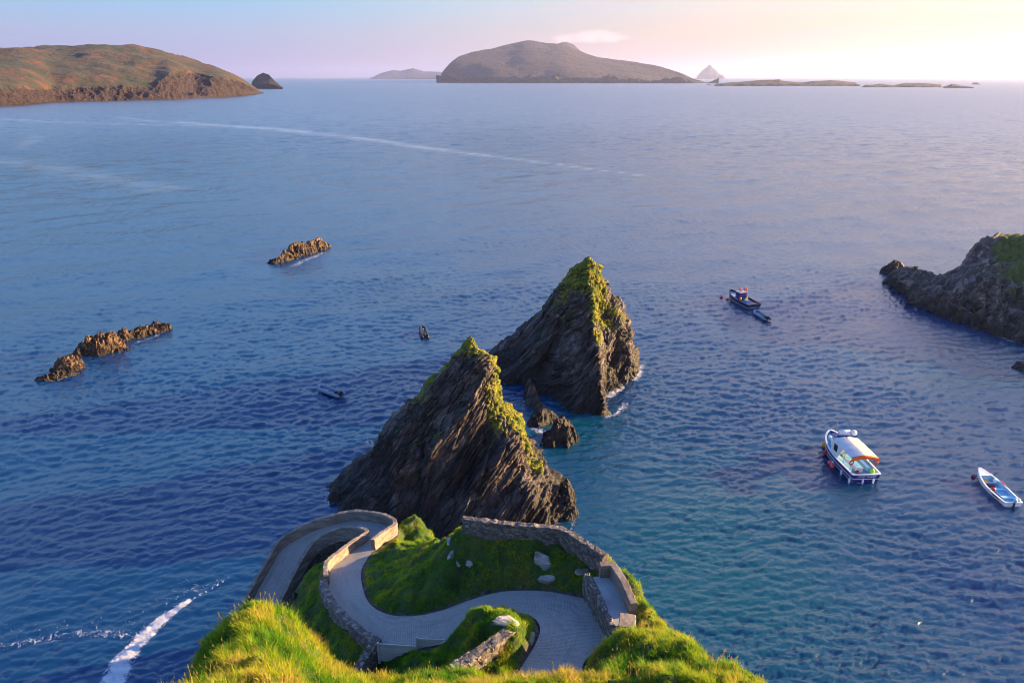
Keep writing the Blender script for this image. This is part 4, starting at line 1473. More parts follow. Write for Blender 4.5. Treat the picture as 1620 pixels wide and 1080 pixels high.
# shelter behind the stacks calms the small waves a little; shallow green water inshore
shal = np.exp(-((wx - 22) ** 2 / 18.0 ** 2 + (wy - 62) ** 2 / 26.0 ** 2)) * 1.0
shal = np.maximum(shal, 0.8 * np.exp(-((wx - 6) ** 2 / 14.0 ** 2 + (wy - 92) ** 2 / 9.0 ** 2)))
shal = np.maximum(shal, 0.7 * np.exp(-((wx - 95) ** 2 / 25.0 ** 2 + (wy - 118) ** 2 / 12.0 ** 2)))
shal = np.clip(shal + 0.18 * fbm(np.stack([wx * 0.06, wy * 0.06, wx * 0], 1), 2) * (shal > 0.05), 0, 1)

SV = np.stack([wx + sxd, wy + syd, sz], 1)
SF = grid_faces(NA, NR, wrap=True)[:, ::-1]
sn = np.cross(SV[SF[0, 1]] - SV[SF[0, 0]], SV[SF[0, 2]] - SV[SF[0, 0]])
if sn[2] < 0:
    SF = SF[:, ::-1]


def sea_material():
    m, nt = new_mat('sea_water')
    geo = nt.n('ShaderNodeNewGeometry')
    pos = geo.outputs['Position']
    at = nt.n('ShaderNodeAttribute', attribute_name='marks')
    s = nt.n('ShaderNodeSeparateXYZ', {0: at.outputs['Vector']})
    fo, sl, sh = s.outputs[0], s.outputs[1], s.outputs[2]
    big = nt.noise(pos, 0.02, 4, 0.6)
    deep = nt.mix(nt.mapr(big, 0.35, 0.65), (0.001, 0.026, 0.088), (0.002, 0.035, 0.108))
    c = nt.mix(nt.mapr(sh, 0.0, 1.0, 0, 0.85), deep, (0.001, 0.060, 0.084))
    # foam break-up
    n1 = nt.noise(pos, 1.6, 6, 0.75, 0.6)
    n2 = nt.noise(pos, 7.0, 4, 0.8)
    nf = nt.math('ADD', nt.math('MULTIPLY', n1, 0.5), nt.math('MULTIPLY', n2, 0.5))
    fm = nt.mapr(nt.math('ADD', fo, nt.math('MULTIPLY', nt.math('SUBTRACT', nf, 0.5), 3.4)), 0.70, 0.86, 0, 1, smooth=True)
    fm = nt.math('MULTIPLY', fm, nt.mapr(fo, 0.02, 0.12, 0, 1))
    nlong = nt.noise(nt.mapping(pos, scale=(0.02, 0.06, 1)), 1.0, 6, 0.7)
    sm = nt.math('MULTIPLY', sl, nt.mapr(nlong, 0.3, 0.7, 0.15, 1.0))
    c = nt.mix(nt.math('MULTIPLY', sm, 0.8), c, (0.32, 0.38, 0.46))
    c = nt.mix(nt.math('MULTIPLY', fm, 0.92), c, nt.mix(nt.mapr(n1, 0.35, 0.65), (0.34, 0.36, 0.43), (0.60, 0.60, 0.64)))
    rs_ = nt.n('ShaderNodeAttribute', attribute_name='ripple').outputs['Fac']
    rcol = nt.n('ShaderNodeCombineXYZ', {0: rs_, 1: rs_, 2: rs_})
    rgh = nt.mix(fm, rcol.outputs[0], (0.7, 0.7, 0.7))
    # ripples too fine for the mesh
    p2 = nt.mapping(pos, rot=(0, 0, 0.2), scale=(0.7, 1.35, 1))
    w1 = nt.noise(p2, 0.9, 5, 0.62, 0.2)
    w2 = nt.noise(nt.mapping(pos, rot=(0, 0, -0.3), scale=(0.8, 1.4, 1)), 3.2, 5, 0.65, 0.2)
    h = nt.math('ADD', nt.math('MULTIPLY', w1, 0.05), nt.math('MULTIPLY', w2, 0.05))
    nrm0 = bump(nt, h, 0.9, 1.0)
    # gusts and long waves roughen the far water unevenly
    fv = nt.noise(nt.mapping(pos, rot=(0, 0, 0.15), scale=(0.06, 0.17, 1)), 1.0, 6, 0.97, 0.2, out=1)
    cen = nt.n('ShaderNodeVectorMath', {0: fv, 1: (0.5, 0.5, 0.5)}, operation='SUBTRACT')
    amp_ = nt.n('ShaderNodeVectorMath', {0: cen.outputs[0], 1: (0.8, 2.8, 0.0)}, operation='MULTIPLY')
    sc_ = nt.n('ShaderNodeVectorMath', {0: amp_.outputs[0]}, operation='SCALE')
    nt.set(sc_, 'Scale', nt.mapr(rs_, 0.112, 0.19, 0.0, 1.0))
    ad_ = nt.n('ShaderNodeVectorMath', {0: nrm0, 1: sc_.outputs[0]}, operation='ADD')
    nrm = nt.n('ShaderNodeVectorMath', {0: ad_.outputs[0]}, operation='NORMALIZE').outputs[0]
    # light scattered back from within the water does not follow the little facets; the mirror does
    body = nt.n('ShaderNodeBsdfDiffuse', {'Color': c, 'Normal': nt.n('ShaderNodeCombineXYZ', {0: 0.0, 1: 0.0, 2: 1.0}).outputs[0]})
    froth = nt.n('ShaderNodeBsdfDiffuse', {'Color': c, 'Normal': nrm})
    under = nt.n('ShaderNodeMixShader', {0: fm, 1: body.outputs[0], 2: froth.outputs[0]})
    gl = nt.n('ShaderNodeBsdfGlossy', {'Color': (1, 1, 1, 1), 'Roughness': rgh, 'Normal': nrm})
    fr = nt.n('ShaderNodeFresnel', {'IOR': 1.66, 'Normal': nrm})
    frf = nt.math('MULTIPLY', nt.math('DIVIDE', fr.outputs[0], nt.math('MULTIPLY_ADD', fr.outputs[0], 0.9, 1.0)), nt.mapr(fm, 0, 1, 1.0, 0.15))
    b = nt.n('ShaderNodeMixShader', {0: frf, 1: under.outputs[0], 2: gl.outputs[0]})
    nt.n('ShaderNodeOutputMaterial', {'Surface': b})
    return m


tag(mesh_np('sea', SV, SF, sea_material(), attrs={'marks': np.stack([foam, slick, shal], 1), 'ripple': 0.11 + 0.15 * sstep(100, 1100, rr) * np.where(isd, 1, 1)}), kind='structure')

# ================================================================= BOATS AND BUOYS
def M(name, c, r=0.4, **k):
    return simple_mat(name, c, r, **k)


M_NAVY = M('navy_paint', (0.012, 0.016, 0.15), 0.3)
M_WHITE = M('white_paint', (0.72, 0.74, 0.78), 0.35)
M_DECK = M('blue_deck_paint', (0.055, 0.28, 0.52), 0.5)
M_LBLUE = M('pale_blue_paint', (0.28, 0.55, 0.72), 0.45)
M_CANVAS = M('grey_canvas', (0.50, 0.51, 0.55), 0.9, var=0.08, scale=1.5)
M_CANVASW = M('white_canvas', (0.74, 0.73, 0.70), 0.9, var=0.06, scale=1.5)
M_ORANGE = M('orange_canvas', (0.85, 0.13, 0.015), 0.7)
M_RED = M('red_plastic', (0.62, 0.02, 0.02), 0.4)
M_PINK = M('pink_plastic', (0.85, 0.09, 0.12), 0.4)
M_YEL = M('yellow_plastic', (0.80, 0.32, 0.01), 0.4)
M_LIME = M('lime_plastic', (0.30, 0.85, 0.02), 0.5)
M_GLASS = M('dark_window_glass', (0.02, 0.03, 0.045), 0.08)
M_STEEL = M('grey_steel', (0.25, 0.25, 0.27), 0.35)
M_BLACK = M('black_rubber', (0.015, 0.016, 0.02), 0.5)
M_RIB = M('slate_blue_rubber', (0.12, 0.17, 0.27), 0.45)
M_DARKHULL = M('dark_navy_hull', (0.010, 0.014, 0.050), 0.35)
M_GREYDECK = M('grey_deck', (0.26, 0.30, 0.42), 0.6)
M_GREEN = M('green_net', (0.02, 0.22, 0.10), 0.8)
M_WOOD = M('brown_wood', (0.16, 0.07, 0.03), 0.6)
M_SKYB = M('sky_blue_panel', (0.16, 0.42, 0.72), 0.5)


def join_name(me_list, name, mat, parent):
    bm = bmesh.new()
    for me in me_list:
        bm.from_mesh(me)
    out = bpy.data.meshes.new(name)
    bm.to_mesh(out)
    bm.free()
    out.materials.append(mat)
    o = bpy.data.objects.new(name, out)
    COL.objects.link(o)
    if parent:
        o.parent = parent
    return o


def bm_obj(name, bm, mat, parent, smooth=False):
    bmesh.ops.recalc_face_normals(bm, faces=bm.faces)
    me = bpy.data.meshes.new(name)
    bm.to_mesh(me)
    bm.free()
    me.materials.append(mat)
    if smooth:
        for p in me.polygons:
            p.use_smooth = True
    o = bpy.data.objects.new(name, me)
    COL.objects.link(o)
    if parent:
        o.parent = parent
    return o


def bm_box(bm, c, size, rot=None):
    r = bmesh.ops.create_cube(bm, size=1.0)
    vs = r['verts']
    bmesh.ops.scale(bm, vec=size, verts=vs)
    if rot is not None:
        bmesh.ops.transform(bm, matrix=rot.to_4x4(), verts=vs)
    bmesh.ops.translate(bm, vec=c, verts=vs)
    return vs


def bm_tube(bm, pts, rad, n=8, caps=True):
    pts = [Vector(p) for p in pts]
    rads = rad if isinstance(rad, (list, tuple)) else [rad] * len(pts)
    rings = []
    up0 = Vector((0, 0, 1))
    for i, p in enumerate(pts):
        t = (pts[min(i + 1, len(pts) - 1)] - pts[max(i - 1, 0)]).normalized()
        ref = up0 if abs(t.z) < 0.95 else Vector((1, 0, 0))
        s = t.cross(ref).normalized()
        u = s.cross(t)
        rings.append([bm.verts.new(p + (s * cos(2 * pi * k / n) + u * sin(2 * pi * k / n)) * rads[i]) for k in range(n)])
    for a, b in zip(rings[:-1], rings[1:]):
        for k in range(n):
            bm.faces.new((a[k], a[(k + 1) % n], b[(k + 1) % n], b[k]))
    if caps:
        bm.faces.new(rings[0])
        bm.faces.new(rings[-1][::-1])


def bm_torus(bm, c, R, r, axis='Z', n=18, m_=8):
    c = Vector(c)
    vs = []
    for i in range(n):
        a = 2 * pi * i / n
        ring = []
        for j in range(m_):
            b = 2 * pi * j / m_
            x, y, z = (R + r * cos(b)) * cos(a), (R + r * cos(b)) * sin(a), r * sin(b)
            if axis == 'X':
                x, y, z = z, x, y
            elif axis == 'Y':
                x, y, z = x, z, y
            ring.append(bm.verts.new(c + Vector((x, y, z))))
        vs.append(ring)
    for i in range(n):
        for j in range(m_):
            bm.faces.new((vs[i][j], vs[(i + 1) % n][j], vs[(i + 1) % n][(j + 1) % m_], vs[i][(j + 1) % m_]))


def hull_grid(Ln, half, sheer, keel, y0=0.0, ns=36, nr=10, flare=0.93, tuck=0.22):
    """x forward; half(t) half beam, sheer(t) rim height, keel(t) lowest; t=0 stern..1 bow.
    returns rows [station][girth point] from port rim round the keel to starboard rim"""
    rows = []
    for i in range(ns + 1):
        t = i / ns
        x = -Ln / 2 + Ln * t
        hb, sh, kl = half(t), sheer(t), keel(t)
        row = []
        for j in range(2 * nr + 1):
            s = (j - nr) / nr             # -1..1
            a = abs(s)
            y = hb * (a ** tuck) * (flare + (1 - flare) * a)
            z = kl + (sh - kl) * a ** 1.5
            row.append((x, math.copysign(y, s) if s else 0.0, z))
        rows.append(row)
    return rows


def hull_mesh(name, rows, mat, parent, zlo=None, zhi=None, proud=0.0):
    bm = bmesh.new()
    V = [[bm.verts.new((x, y * (1 + proud), z)) for x, y, z in r] for r in rows]
    for a, b in zip(V[:-1], V[1:]):
        for k in range(len(a) - 1):
            bm.faces.new((a[k], a[k + 1], b[k + 1], b[k]))
    bm.faces.new(V[0])
    bmesh.ops.remove_doubles(bm, verts=bm.verts, dist=0.002)
    return bm_obj(name, bm, mat, parent, smooth=False)


def rim_strip(name, rows, mat, parent, w=0.14, h=0.10, dz=0.0, sides=(0, -1), stern=True):
    bm = bmesh.new()
    p = [Vector(r[0]) for r in rows]
    s = [Vector(r[-1]) for r in rows]
    path = (p[::-1] if stern else p[::-1]) + (s if stern else [])
    path = list(reversed(p)) + s          # bow -> stern (port) -> stern -> bow (starboard)
    rings = []
    n = len(path)
    for i, q in enumerate(path):
        t = (path[min(i + 1, n - 1)] - path[max(i - 1, 0)])
        t.z = 0
        if t.length < 1e-6:
            t = Vector((1, 0, 0))
        t.normalize()
        nrm = Vector((-t.y, t.x, 0))
        rings.append([bm.verts.new(q + nrm * a + Vector((0, 0, b + dz))) for a, b in ((-w / 2, -h / 2), (w / 2, -h / 2), (w / 2, h / 2), (-w / 2, h / 2))])
    for a, b in zip(rings[:-1], rings[1:]):
        for k in range(4):
            bm.faces.new((a[k], a[(k + 1) % 4], b[(k + 1) % 4], b[k]))
    bm.faces.new(rings[0])
    bm.faces.new(rings[-1][::-1])
    return bm_obj(name, bm, mat, parent)


def deck_mesh(name, rows, z_off, inset, mat, parent, zfun=None):
    bm = bmesh.new()
    A, B = [], []
    for r in rows:
        x, y, z = r[-1]
        yy = max(0.02, y - inset)
        zz = (zfun(x) if zfun else z + z_off)
        A.append(bm.verts.new((x, yy, zz)))
        B.append(bm.verts.new((x, -yy, zz)))
    for i in range(len(A) - 1):
        bm.faces.new((A[i], A[i + 1], B[i + 1], B[i]))
    return bm_obj(name, bm, mat, parent)


def empty(name, loc, rz=0.0):
    o = bpy.data.objects.new(name, None)
    COL.objects.link(o)
    o.location = loc
    o.rotation_euler = (0, 0, rz)
    return o


def place_between(stern_px, bow_px, zs=0.0):
    """water-line stern centre and bow point -> centre, heading, length"""
    a, b = P(*stern_px, zs), P(*bow_px, zs)
    c = (a + b) / 2
    return c, math.atan2(b[1] - a[1], b[0] - a[0]), np.linalg.norm((b - a)[:2])


def outboard(parent, x, y, z, mat_cowl, s=1.0):
    bm = bmesh.new()
    bm_box(bm, (x - 0.20 * s, y, z + 0.35 * s), (0.36 * s, 0.26 * s, 0.36 * s))
    bmesh.ops.bevel(bm, geom=list(bm.edges), offset=0.07 * s, segments=2, affect='EDGES')
    e = bm_obj('outboard_motor', bm, mat_cowl, parent, smooth=True)
    bm = bmesh.new()
    bm_box(bm, (x - 0.20 * s, y, z - 0.10 * s), (0.14 * s, 0.10 * s, 0.62 * s))
    bm_box(bm, (x - 0.22 * s, y, z - 0.42 * s), (0.34 * s, 0.06 * s, 0.05 * s))
    o = bm_obj('motor_leg', bm, M_BLACK, e)
    return e


# ---------------------------------------------------------------- passenger boat with the canopy
def tour_boat():
    c, hd, Ln = place_between((1368, 765), (1309, 703))
    t = empty('passenger_boat', (c[0], c[1], 0.0), hd)
    tag(t, 'blue and white passenger boat under a grey canopy edged in orange, moored on the right', 'boat')
    B = 1.95
    half = lambda u: B * (0.94 + 0.06 * u / 0.4 if u < 0.4 else (1 - ((u - 0.4) / 0.6) ** 3.0) ** 0.75 if u < 1 else 0.02) + 0.03
    sheer = lambda u: 1.10 + 0.75 * max(0, (u - 0.35) / 0.65) ** 1.8
    keel = lambda u: -0.55
    rows = hull_grid(Ln, half, sheer, keel)
    hull_mesh('hull', rows, M_NAVY, t)
    rim_strip('gunwale', rows, M_WHITE, t, w=0.22, h=0.10)
    # white belt half way down
    belt = [[(x, y * 1.0, z) for (x, y, z) in r] for r in rows]
    def at_z(r, zz):
        pts = r[len(r) // 2:]
        for a, b in zip(pts[:-1], pts[1:]):
            if a[2] <= zz <= b[2]:
                f = (zz - a[2]) / (b[2] - a[2] + 1e-9)
                return (r[0][0], a[1] + (b[1] - a[1]) * f, zz)
        return pts[-1]
    for zz, wd, hh in ((0.56, 0.05, 0.06), (0.08, 0.04, 0.04)):
        br = []
        for i, r in enumerate(rows):
            z = zz + (sheer(i / (len(rows) - 1)) - 1.1) * (zz / 1.1)
            p = at_z(r, z)
            br.append([(p[0], -p[1] - 0.02, z), (p[0], p[1] + 0.02, z)])
        rim_strip('rubbing_strake', br, M_WHITE, t, w=wd, h=hh)
    deck_mesh('deck', rows, 0, 0.16, M_DECK, t, zfun=lambda x: 0.55 + (0.55 if x > Ln * 0.16 else 0) + max(0, x - Ln * 0.16) * 0.12)
    # inner bulwark, white
    bm = bmesh.new()
    for sgn in (0, -1):
        prev = None
        for r in rows[:26]:
            x, y, z = r[sgn]
            y2 = y - math.copysign(0.15, y)
            a, b = bm.verts.new((x, y2, z)), bm.verts.new((x, y2, 0.54))
            if prev:
                bm.faces.new((prev[0], a, b, prev[1]))
            prev = (a, b)
    bm_obj('bulwark', bm, M_WHITE, t)
    # foredeck box, pale blue, and hatch
    bm = bmesh.new()
    bm_box(bm, (Ln * 0.33, 0, 1.42), (Ln * 0.17, 1.5, 0.34))
    bmesh.ops.bevel(bm, geom=list(bm.edges), offset=0.1, segments=2, affect='EDGES')
    bm_obj('foredeck_locker', bm, M_LBLUE, t)
    # wheelhouse
    wx0, wx1 = Ln * 0.06, Ln * 0.24
    bm = bmesh.new()
    bm_box(bm, ((wx0 + wx1) / 2, 0.0, 1.55), (wx1 - wx0, 2.3, 1.7))
    bmesh.ops.bevel(bm, geom=list(bm.edges), offset=0.05, segments=1, affect='EDGES')
    wh = bm_obj('wheelhouse', bm, M_WHITE, t)
    for y in (-0.72, 0, 0.72):
        w_ = box_mesh('window', (wx1 + 0.012, y, 1.95), (0.03, 0.6, 0.55), M_GLASS, wh, 0, 0.01)
    for sgn in (-1, 1):
        box_mesh('window', ((wx0 + wx1) / 2, sgn * 1.163, 1.95), (0.9, 0.03, 0.55), M_GLASS, wh, 0, 0.01)
    box_mesh('roof_panel', ((wx0 + wx1) / 2 + 0.1, 0.0, 2.44), (wx1 - wx0 + 0.3, 2.45, 0.08), M_NAVY, wh, 0, 0.02)
    # life-raft canister and white dome on the roof
    bm = bmesh.new()
    bm_tube(bm, [(wx1 - 0.5, -1.1, 2.78), (wx1 - 0.5, -1.0, 2.78), (wx1 - 0.5, 0.5, 2.78), (wx1 - 0.5, 0.6, 2.78)], [0.22, 0.32, 0.32, 0.22], 14)
    bm_obj('raft_canister', bm, M_WHITE, t, smooth=True)
    bm = bmesh.new()
    bmesh.ops.create_uvsphere(bm, u_segments=16, v_segments=10, radius=0.42)
    bmesh.ops.scale(bm, vec=(1, 1, 0.7), verts=bm.verts)
    bmesh.ops.translate(bm, vec=(wx1 - 0.9, -1.35, 2.95), verts=bm.verts)
    bm_obj('radar_dome', bm, M_WHITE, t, smooth=True)
    bm = bmesh.new()
    bm_tube(bm, [(wx1 - 0.3, 0.9, 2.45), (wx1 - 0.3, 0.9, 4.0)], 0.035)
    bm_tube(bm, [(wx1 - 0.3, 0.6, 3.5), (wx1 - 0.3, 1.2, 3.5)], 0.025)
    bm_obj('mast', bm, M_STEEL, t)
    # canopy
    cx0, cx1, cw, cz = -Ln * 0.40, Ln * 0.10, 1.80, 2.50
    bm = bmesh.new()
    nx_, ny_ = 9, 13
    g = [[None] * ny_ for _ in range(nx_)]
    for i in range(nx_):
        for j in range(ny_):
            u, v_ = i / (nx_ - 1), -1 + 2 * j / (ny_ - 1)
            z = cz + 0.24 * (1 - abs(v_) ** 1.3) - 0.03 * sin(u * pi * 3) ** 2
            g[i][j] = bm.verts.new((cx0 + (cx1 - cx0) * u, v_ * cw, z))
    for i in range(nx_ - 1):
        for j in range(ny_ - 1):
            bm.faces.new((g[i][j], g[i + 1][j], g[i + 1][j + 1], g[i][j + 1]))
    r = bmesh.ops.solidify(bm, geom=list(bm.faces), thickness=0.03)
    can = bm_obj('canopy', bm, M_CANVASW, t, smooth=True)
    bm = bmesh.new()
    g = []
    for j in range(13):
        v_ = -1 + 2 * j / 12
        z = cz + 0.26 * (1 - abs(v_) ** 1.3)
        g.append((bm.verts.new((cx0 + 0.14, v_ * (cw + 0.01), z + 0.02)), bm.verts.new((cx0 - 0.14, v_ * (cw + 0.01), z - 0.05)), bm.verts.new((cx0 - 0.17, v_ * (cw + 0.01), z - 0.34 + 0.05 * (j % 2)))))
    for a, b in zip(g[:-1], g[1:]):
        bm.faces.new((a[0], a[1], b[1], b[0]))
        bm.faces.new((a[1], a[2], b[2], b[1]))
    bm_obj('valance', bm, M_ORANGE, can)
    # grey half of the canopy, lying over the port side, and a side curtain
    bm = bmesh.new()
    g = []
    for i in range(9):
        u = i / 8
        x = cx0 + 0.16 + (cx1 - cx0 - 0.16) * u
        g.append([bm.verts.new((x, v_ * cw, cz + 0.24 * (1 - abs(v_) ** 1.3) - 0.03 * sin(u * pi * 3) ** 2 + 0.035)) for v_ in (0.05, 0.2, 0.35, 0.5, 0.65, 0.8, 0.9, 1.0)])
    for a, b in zip(g[:-1], g[1:]):
        for k in range(7):
            bm.faces.new((a[k], b[k], b[k + 1], a[k + 1]))
    bm_obj('canopy_panel', bm, M_CANVAS, can)
    bm = bmesh.new()
    vs = [bm.verts.new(p) for p in ((cx0 + (cx1 - cx0) * 0.45, cw + 0.02, cz), (cx1, cw + 0.02, cz), (cx1, cw + 0.02, 1.1), (cx0 + (cx1 - cx0) * 0.62, cw + 0.02, 1.1))]
    bm.faces.new(vs)
    sc_ = bm_obj('side_curtain', bm, M_CANVASW, t)
    box_mesh('window', (cx0 + (cx1 - cx0) * 0.78, cw + 0.04, 1.95), (0.9, 0.02, 0.75), M_GLASS, sc_, 0, 0.0)
    for x in (cx0 - 0.02, cx0 + (cx1 - cx0) * 0.33, cx0 + (cx1 - cx0) * 0.66):
        for sgn in (-1, 1):
            bm = bmesh.new()
            bm_tube(bm, [(x, sgn * (cw - 0.02), 0.6), (x, sgn * (cw - 0.02), cz)], 0.032, 6)
            bm_obj('canopy_pole', bm, M_STEEL, t)
    # benches
    for y, w_ in ((-1.3, 0.55), (1.3, 0.55), (0.0, 0.95)):
        bm = bmesh.new()
        bm_box(bm, (-Ln * 0.16, y, 0.80), (Ln * 0.36, w_, 0.46))
        b_ = bm_obj('bench', bm, M_WHITE if abs(y) < 1 else M_LBLUE, t)
        bm = bmesh.new()
        bm_box(bm, (-Ln * 0.16, y, 1.045), (Ln * 0.35, w_ * 0.9, 0.03))
        bm_obj('bench_top', bm, M_SKYB, b_)
    # gear
    for sgn in (-1, 1):
        bm = bmesh.new()
        bm_torus(bm, (cx0 + 0.05, sgn * (cw - 0.12), 2.0), 0.24, 0.07, axis='X')
        bm_obj('life_ring', bm, M_RED, t, smooth=True)
    bm = bmesh.new()
    bmesh.ops.create_uvsphere(bm, u_segments=12, v_segments=8, radius=0.26)
    bmesh.ops.scale(bm, vec=(1, 1, 1.25), verts=bm.verts)
    bmesh.ops.translate(bm, vec=(-Ln / 2 + 0.35, -0.9, 1.25), verts=bm.verts)
    bm_obj('lime_float', bm, M_LIME, t, smooth=True)
    bm = bmesh.new()
    for k in range(4):
        bm_torus(bm, (-Ln / 2 + 0.5, 0.95 + 0.02 * k, 1.08 + 0.05 * k), 0.36 - 0.04 * k, 0.04)
    bm_obj('coiled_rope', bm, M('maroon_rope', (0.16, 0.02, 0.05), 0.8), t)
    # fenders hung over the port side and the transom
    def fender(x, y, z):
        bm = bmesh.new()
        bm_tube(bm, [(x, y, z - 0.32), (x, y, z - 0.26), (x, y, z + 0.2), (x, y, z + 0.27)], [0.07, 0.13, 0.13, 0.05], 10)
        bm_tube(bm, [(x, y, z + 0.26), (x * 0.995, y, z + 0.75)], 0.015, 5)
        bm_obj('fender', bm, M_WHITE, t, smooth=True)
    for u in (0.05, 0.24, 0.45):
        r = rows[int(u * 36)]
        fender(r[-1][0], r[-1][1] + 0.15, 0.30)
    for y in (0.45, -0.95):
        fender(-Ln / 2 - 0.15, y, 0.30)
    # name on the transom
    cu = bpy.data.curves.new('boat_name', 'FONT')
    cu.body = 'LADY EILEEN'
    cu.size = 0.40
    cu.align_x = 'CENTER'
    cu.extrude = 0.006
    cu.space_character = 1.1
    tmp = bpy.data.objects.new('boat_name', cu)
    COL.objects.link(tmp)
    dg = bpy.context.evaluated_depsgraph_get()
    me = bpy.data.meshes.new_from_object(tmp.evaluated_get(dg))
    bpy.data.objects.remove(tmp)
    me.materials.clear()
    me.materials.append(M_WHITE)
    nm = bpy.data.objects.new('boat_name', me)
    COL.objects.link(nm)
    nm.parent = t
    nm.location = (-Ln / 2 - 0.02, -0.1, 0.74)
    nm.rotation_euler = (pi / 2, 0, -pi / 2)
    return t


tour_boat().scale = (1, 1, 1.32)


# ---------------------------------------------------------------- dark work boat
def work_boat():
    c, hd, Ln = place_between((1193, 489), (1154, 470))
    t = empty('fishing_boat', (c[0], c[1], 0), hd)
    tag(t, 'dark navy open fishing boat with orange life rings on its wheelhouse, farther out', 'boat')
    B = 1.85
    half = lambda u: B * (0.92 + 0.08 * u / 0.4 if u < 0.4 else (1 - ((u - 0.4) / 0.6) ** 2.4) ** 0.8 if u < 1 else 0.02) + 0.03
    sheer = lambda u: 1.15 + 0.85 * max(0, (u - 0.3) / 0.7) ** 1.7
    rows = hull_grid(Ln, half, sheer, lambda u: -0.5)
    hull_mesh('hull', rows, M_DARKHULL, t)
    rim_strip('gunwale', rows, M_DARKHULL, t, w=0.22, h=0.14)
    br = [[(r[0][0], r[2][1] * 1.07, 0.35 + 0.2 * i / 36), (r[0][0], -r[2][1] * 1.07, 0.35 + 0.2 * i / 36)] for i, r in enumerate(rows)]
    rim_strip('rubbing_strake', br, M_CANVAS, t, w=0.06, h=0.07)
    deck_mesh('deck', rows, 0, 0.14, M_GREYDECK, t, zfun=lambda x: 0.75 + (0.35 if x > 0 else 0) + max(0, x) * 0.10)
    bm = bmesh.new()
    bm_box(bm, (0.5, 0, 1.75), (1.7, 1.9, 1.7))
    bmesh.ops.bevel(bm, geom=list(bm.edges), offset=0.06, segments=1, affect='EDGES')
    wh = bm_obj('wheelhouse', bm, M_NAVY, t)
    for y in (-0.55, 0.0, 0.55):
        box_mesh('window', (0.5 + 0.865, y, 2.15), (0.03, 0.45, 0.5), M_GLASS, wh, 0, 0.01)
    for s in (-1, 1):
        box_mesh('window', (0.5, s * 0.965, 2.15), (1.0, 0.03, 0.5), M_GLASS, wh, 0, 0.01)
    box_mesh('roof_panel', (0.5, 0, 2.64), (1.9, 2.1, 0.08), M_GREYDECK, wh, 0, 0.02)
    for s in (-1, 1):
        bm = bmesh.new()
        bm_tube(bm, [(0.2, s * 0.75, 2.68), (0.2, s * 0.75, 4.6)], 0.035, 6)
        bm_obj('mast', bm, M_STEEL, t)
        bm = bmesh.new()
        bm_torus(bm, (0.05, s * 0.75, 3.25), 0.33, 0.12, axis='X')
        bm_obj('life_ring', bm, M_RED, t, smooth=True)
    for x, y, z, mt in ((-0.6, 0.9, 1.3, M_YEL), (-0.55, -0.95, 1.3, M_ORANGE), (1.6, 0.2, 2.2, M_PINK)):
        bm = bmesh.new()
        bmesh.ops.create_uvsphere(bm, u_segments=12, v_segments=8, radius=0.26)
        bmesh.ops.scale(bm, vec=(1, 1, 1.6), verts=bm.verts)
        bmesh.ops.translate(bm, vec=(x, y, z), verts=bm.verts)
        bm_obj('float', bm, mt, t, smooth=True)
    bm = bmesh.new()
    bmesh.ops.create_icosphere(bm, subdivisions=3, radius=0.55)
    for v in bm.verts:
        v.co *= 1 + 0.25 * (random.random() - 0.5)
        v.co.z *= 0.6
    bmesh.ops.translate(bm, vec=(-0.75, -0.3, 1.15), verts=bm.verts)
    bm_obj('net_pile', bm, M_GREEN, t)
    box_mesh('engine_box', (-2.0, 0, 1.05), (1.1, 0.9, 0.55), M_GREYDECK, t, 0, 0.04)
    bm = bmesh.new()
    bm_tube(bm, [(-Ln / 2 + 0.1, -1.4, 1.1), (-Ln / 2 + 0.1, -1.4, 1.55), (-Ln / 2 + 0.1, 1.4, 1.55), (-Ln / 2 + 0.1, 1.4, 1.1)], 0.04, 6)
    bm_obj('stern_rail', bm, M_ORANGE, t)
    return t


work_boat()


# ---------------------------------------------------------------- inflatables
def inflatable(stern, bow, label, mat, beam=2.0, rad=0.30):
    c, hd, Ln = place_between(stern, bow)
    t = empty('inflatable_boat', (c[0], c[1], 0), hd)
    tag(t, label, 'boat', 'inflatable boats on moorings')
    hb = beam / 2 - rad
    xs_ = -Ln / 2
    xb = Ln / 2 - rad
    pts, rd_ = [], []
    pts.append((xs_ - 0.15, hb, rad * 0.8)); rd_.append(rad * 0.25)
    pts.append((xs_ + 0.25, hb, rad * 0.8)); rd_.append(rad)
    pts.append((0, hb, rad * 0.85)); rd_.append(rad)
    for k in range(9):
        a = pi / 2 - pi * k / 8
        pts.append((xb - hb * 1.2 + hb * 1.2 * cos(a), hb * sin(a), rad * 0.9 + 0.28 * cos(a))); rd_.append(rad)
    pts.append((0, -hb, rad * 0.85)); rd_.append(rad)
    pts.append((xs_ + 0.25, -hb, rad * 0.8)); rd_.append(rad)
    pts.append((xs_ - 0.15, -hb, rad * 0.8)); rd_.append(rad * 0.25)
    bm = bmesh.new()
    bm_tube(bm, pts, rd_, 12)
    bm_obj('inflated_tube', bm, mat, t, smooth=True)
    box_mesh('floor', (-0.1, 0, 0.12), (Ln * 0.78, 2 * hb, 0.10), M_GREYDECK, t, 0, 0.01)
    box_mesh('transom', (xs_ + 0.42, 0, 0.38), (0.08, 2 * hb, 0.5), M_BLACK, t, 0, 0.01)
    box_mesh('seat', (-0.1, 0, 0.42), (0.35, 2 * hb, 0.10), M_WOOD, t, 0, 0.02)
    box_mesh('seat', (-Ln * 0.25, 0, 0.42), (0.5, 0.5, 0.35), M_BLACK, t, 0, 0.04)
    outboard(t, xs_ + 0.32, 0, 0.45, M_BLACK, 1.1)
    return t


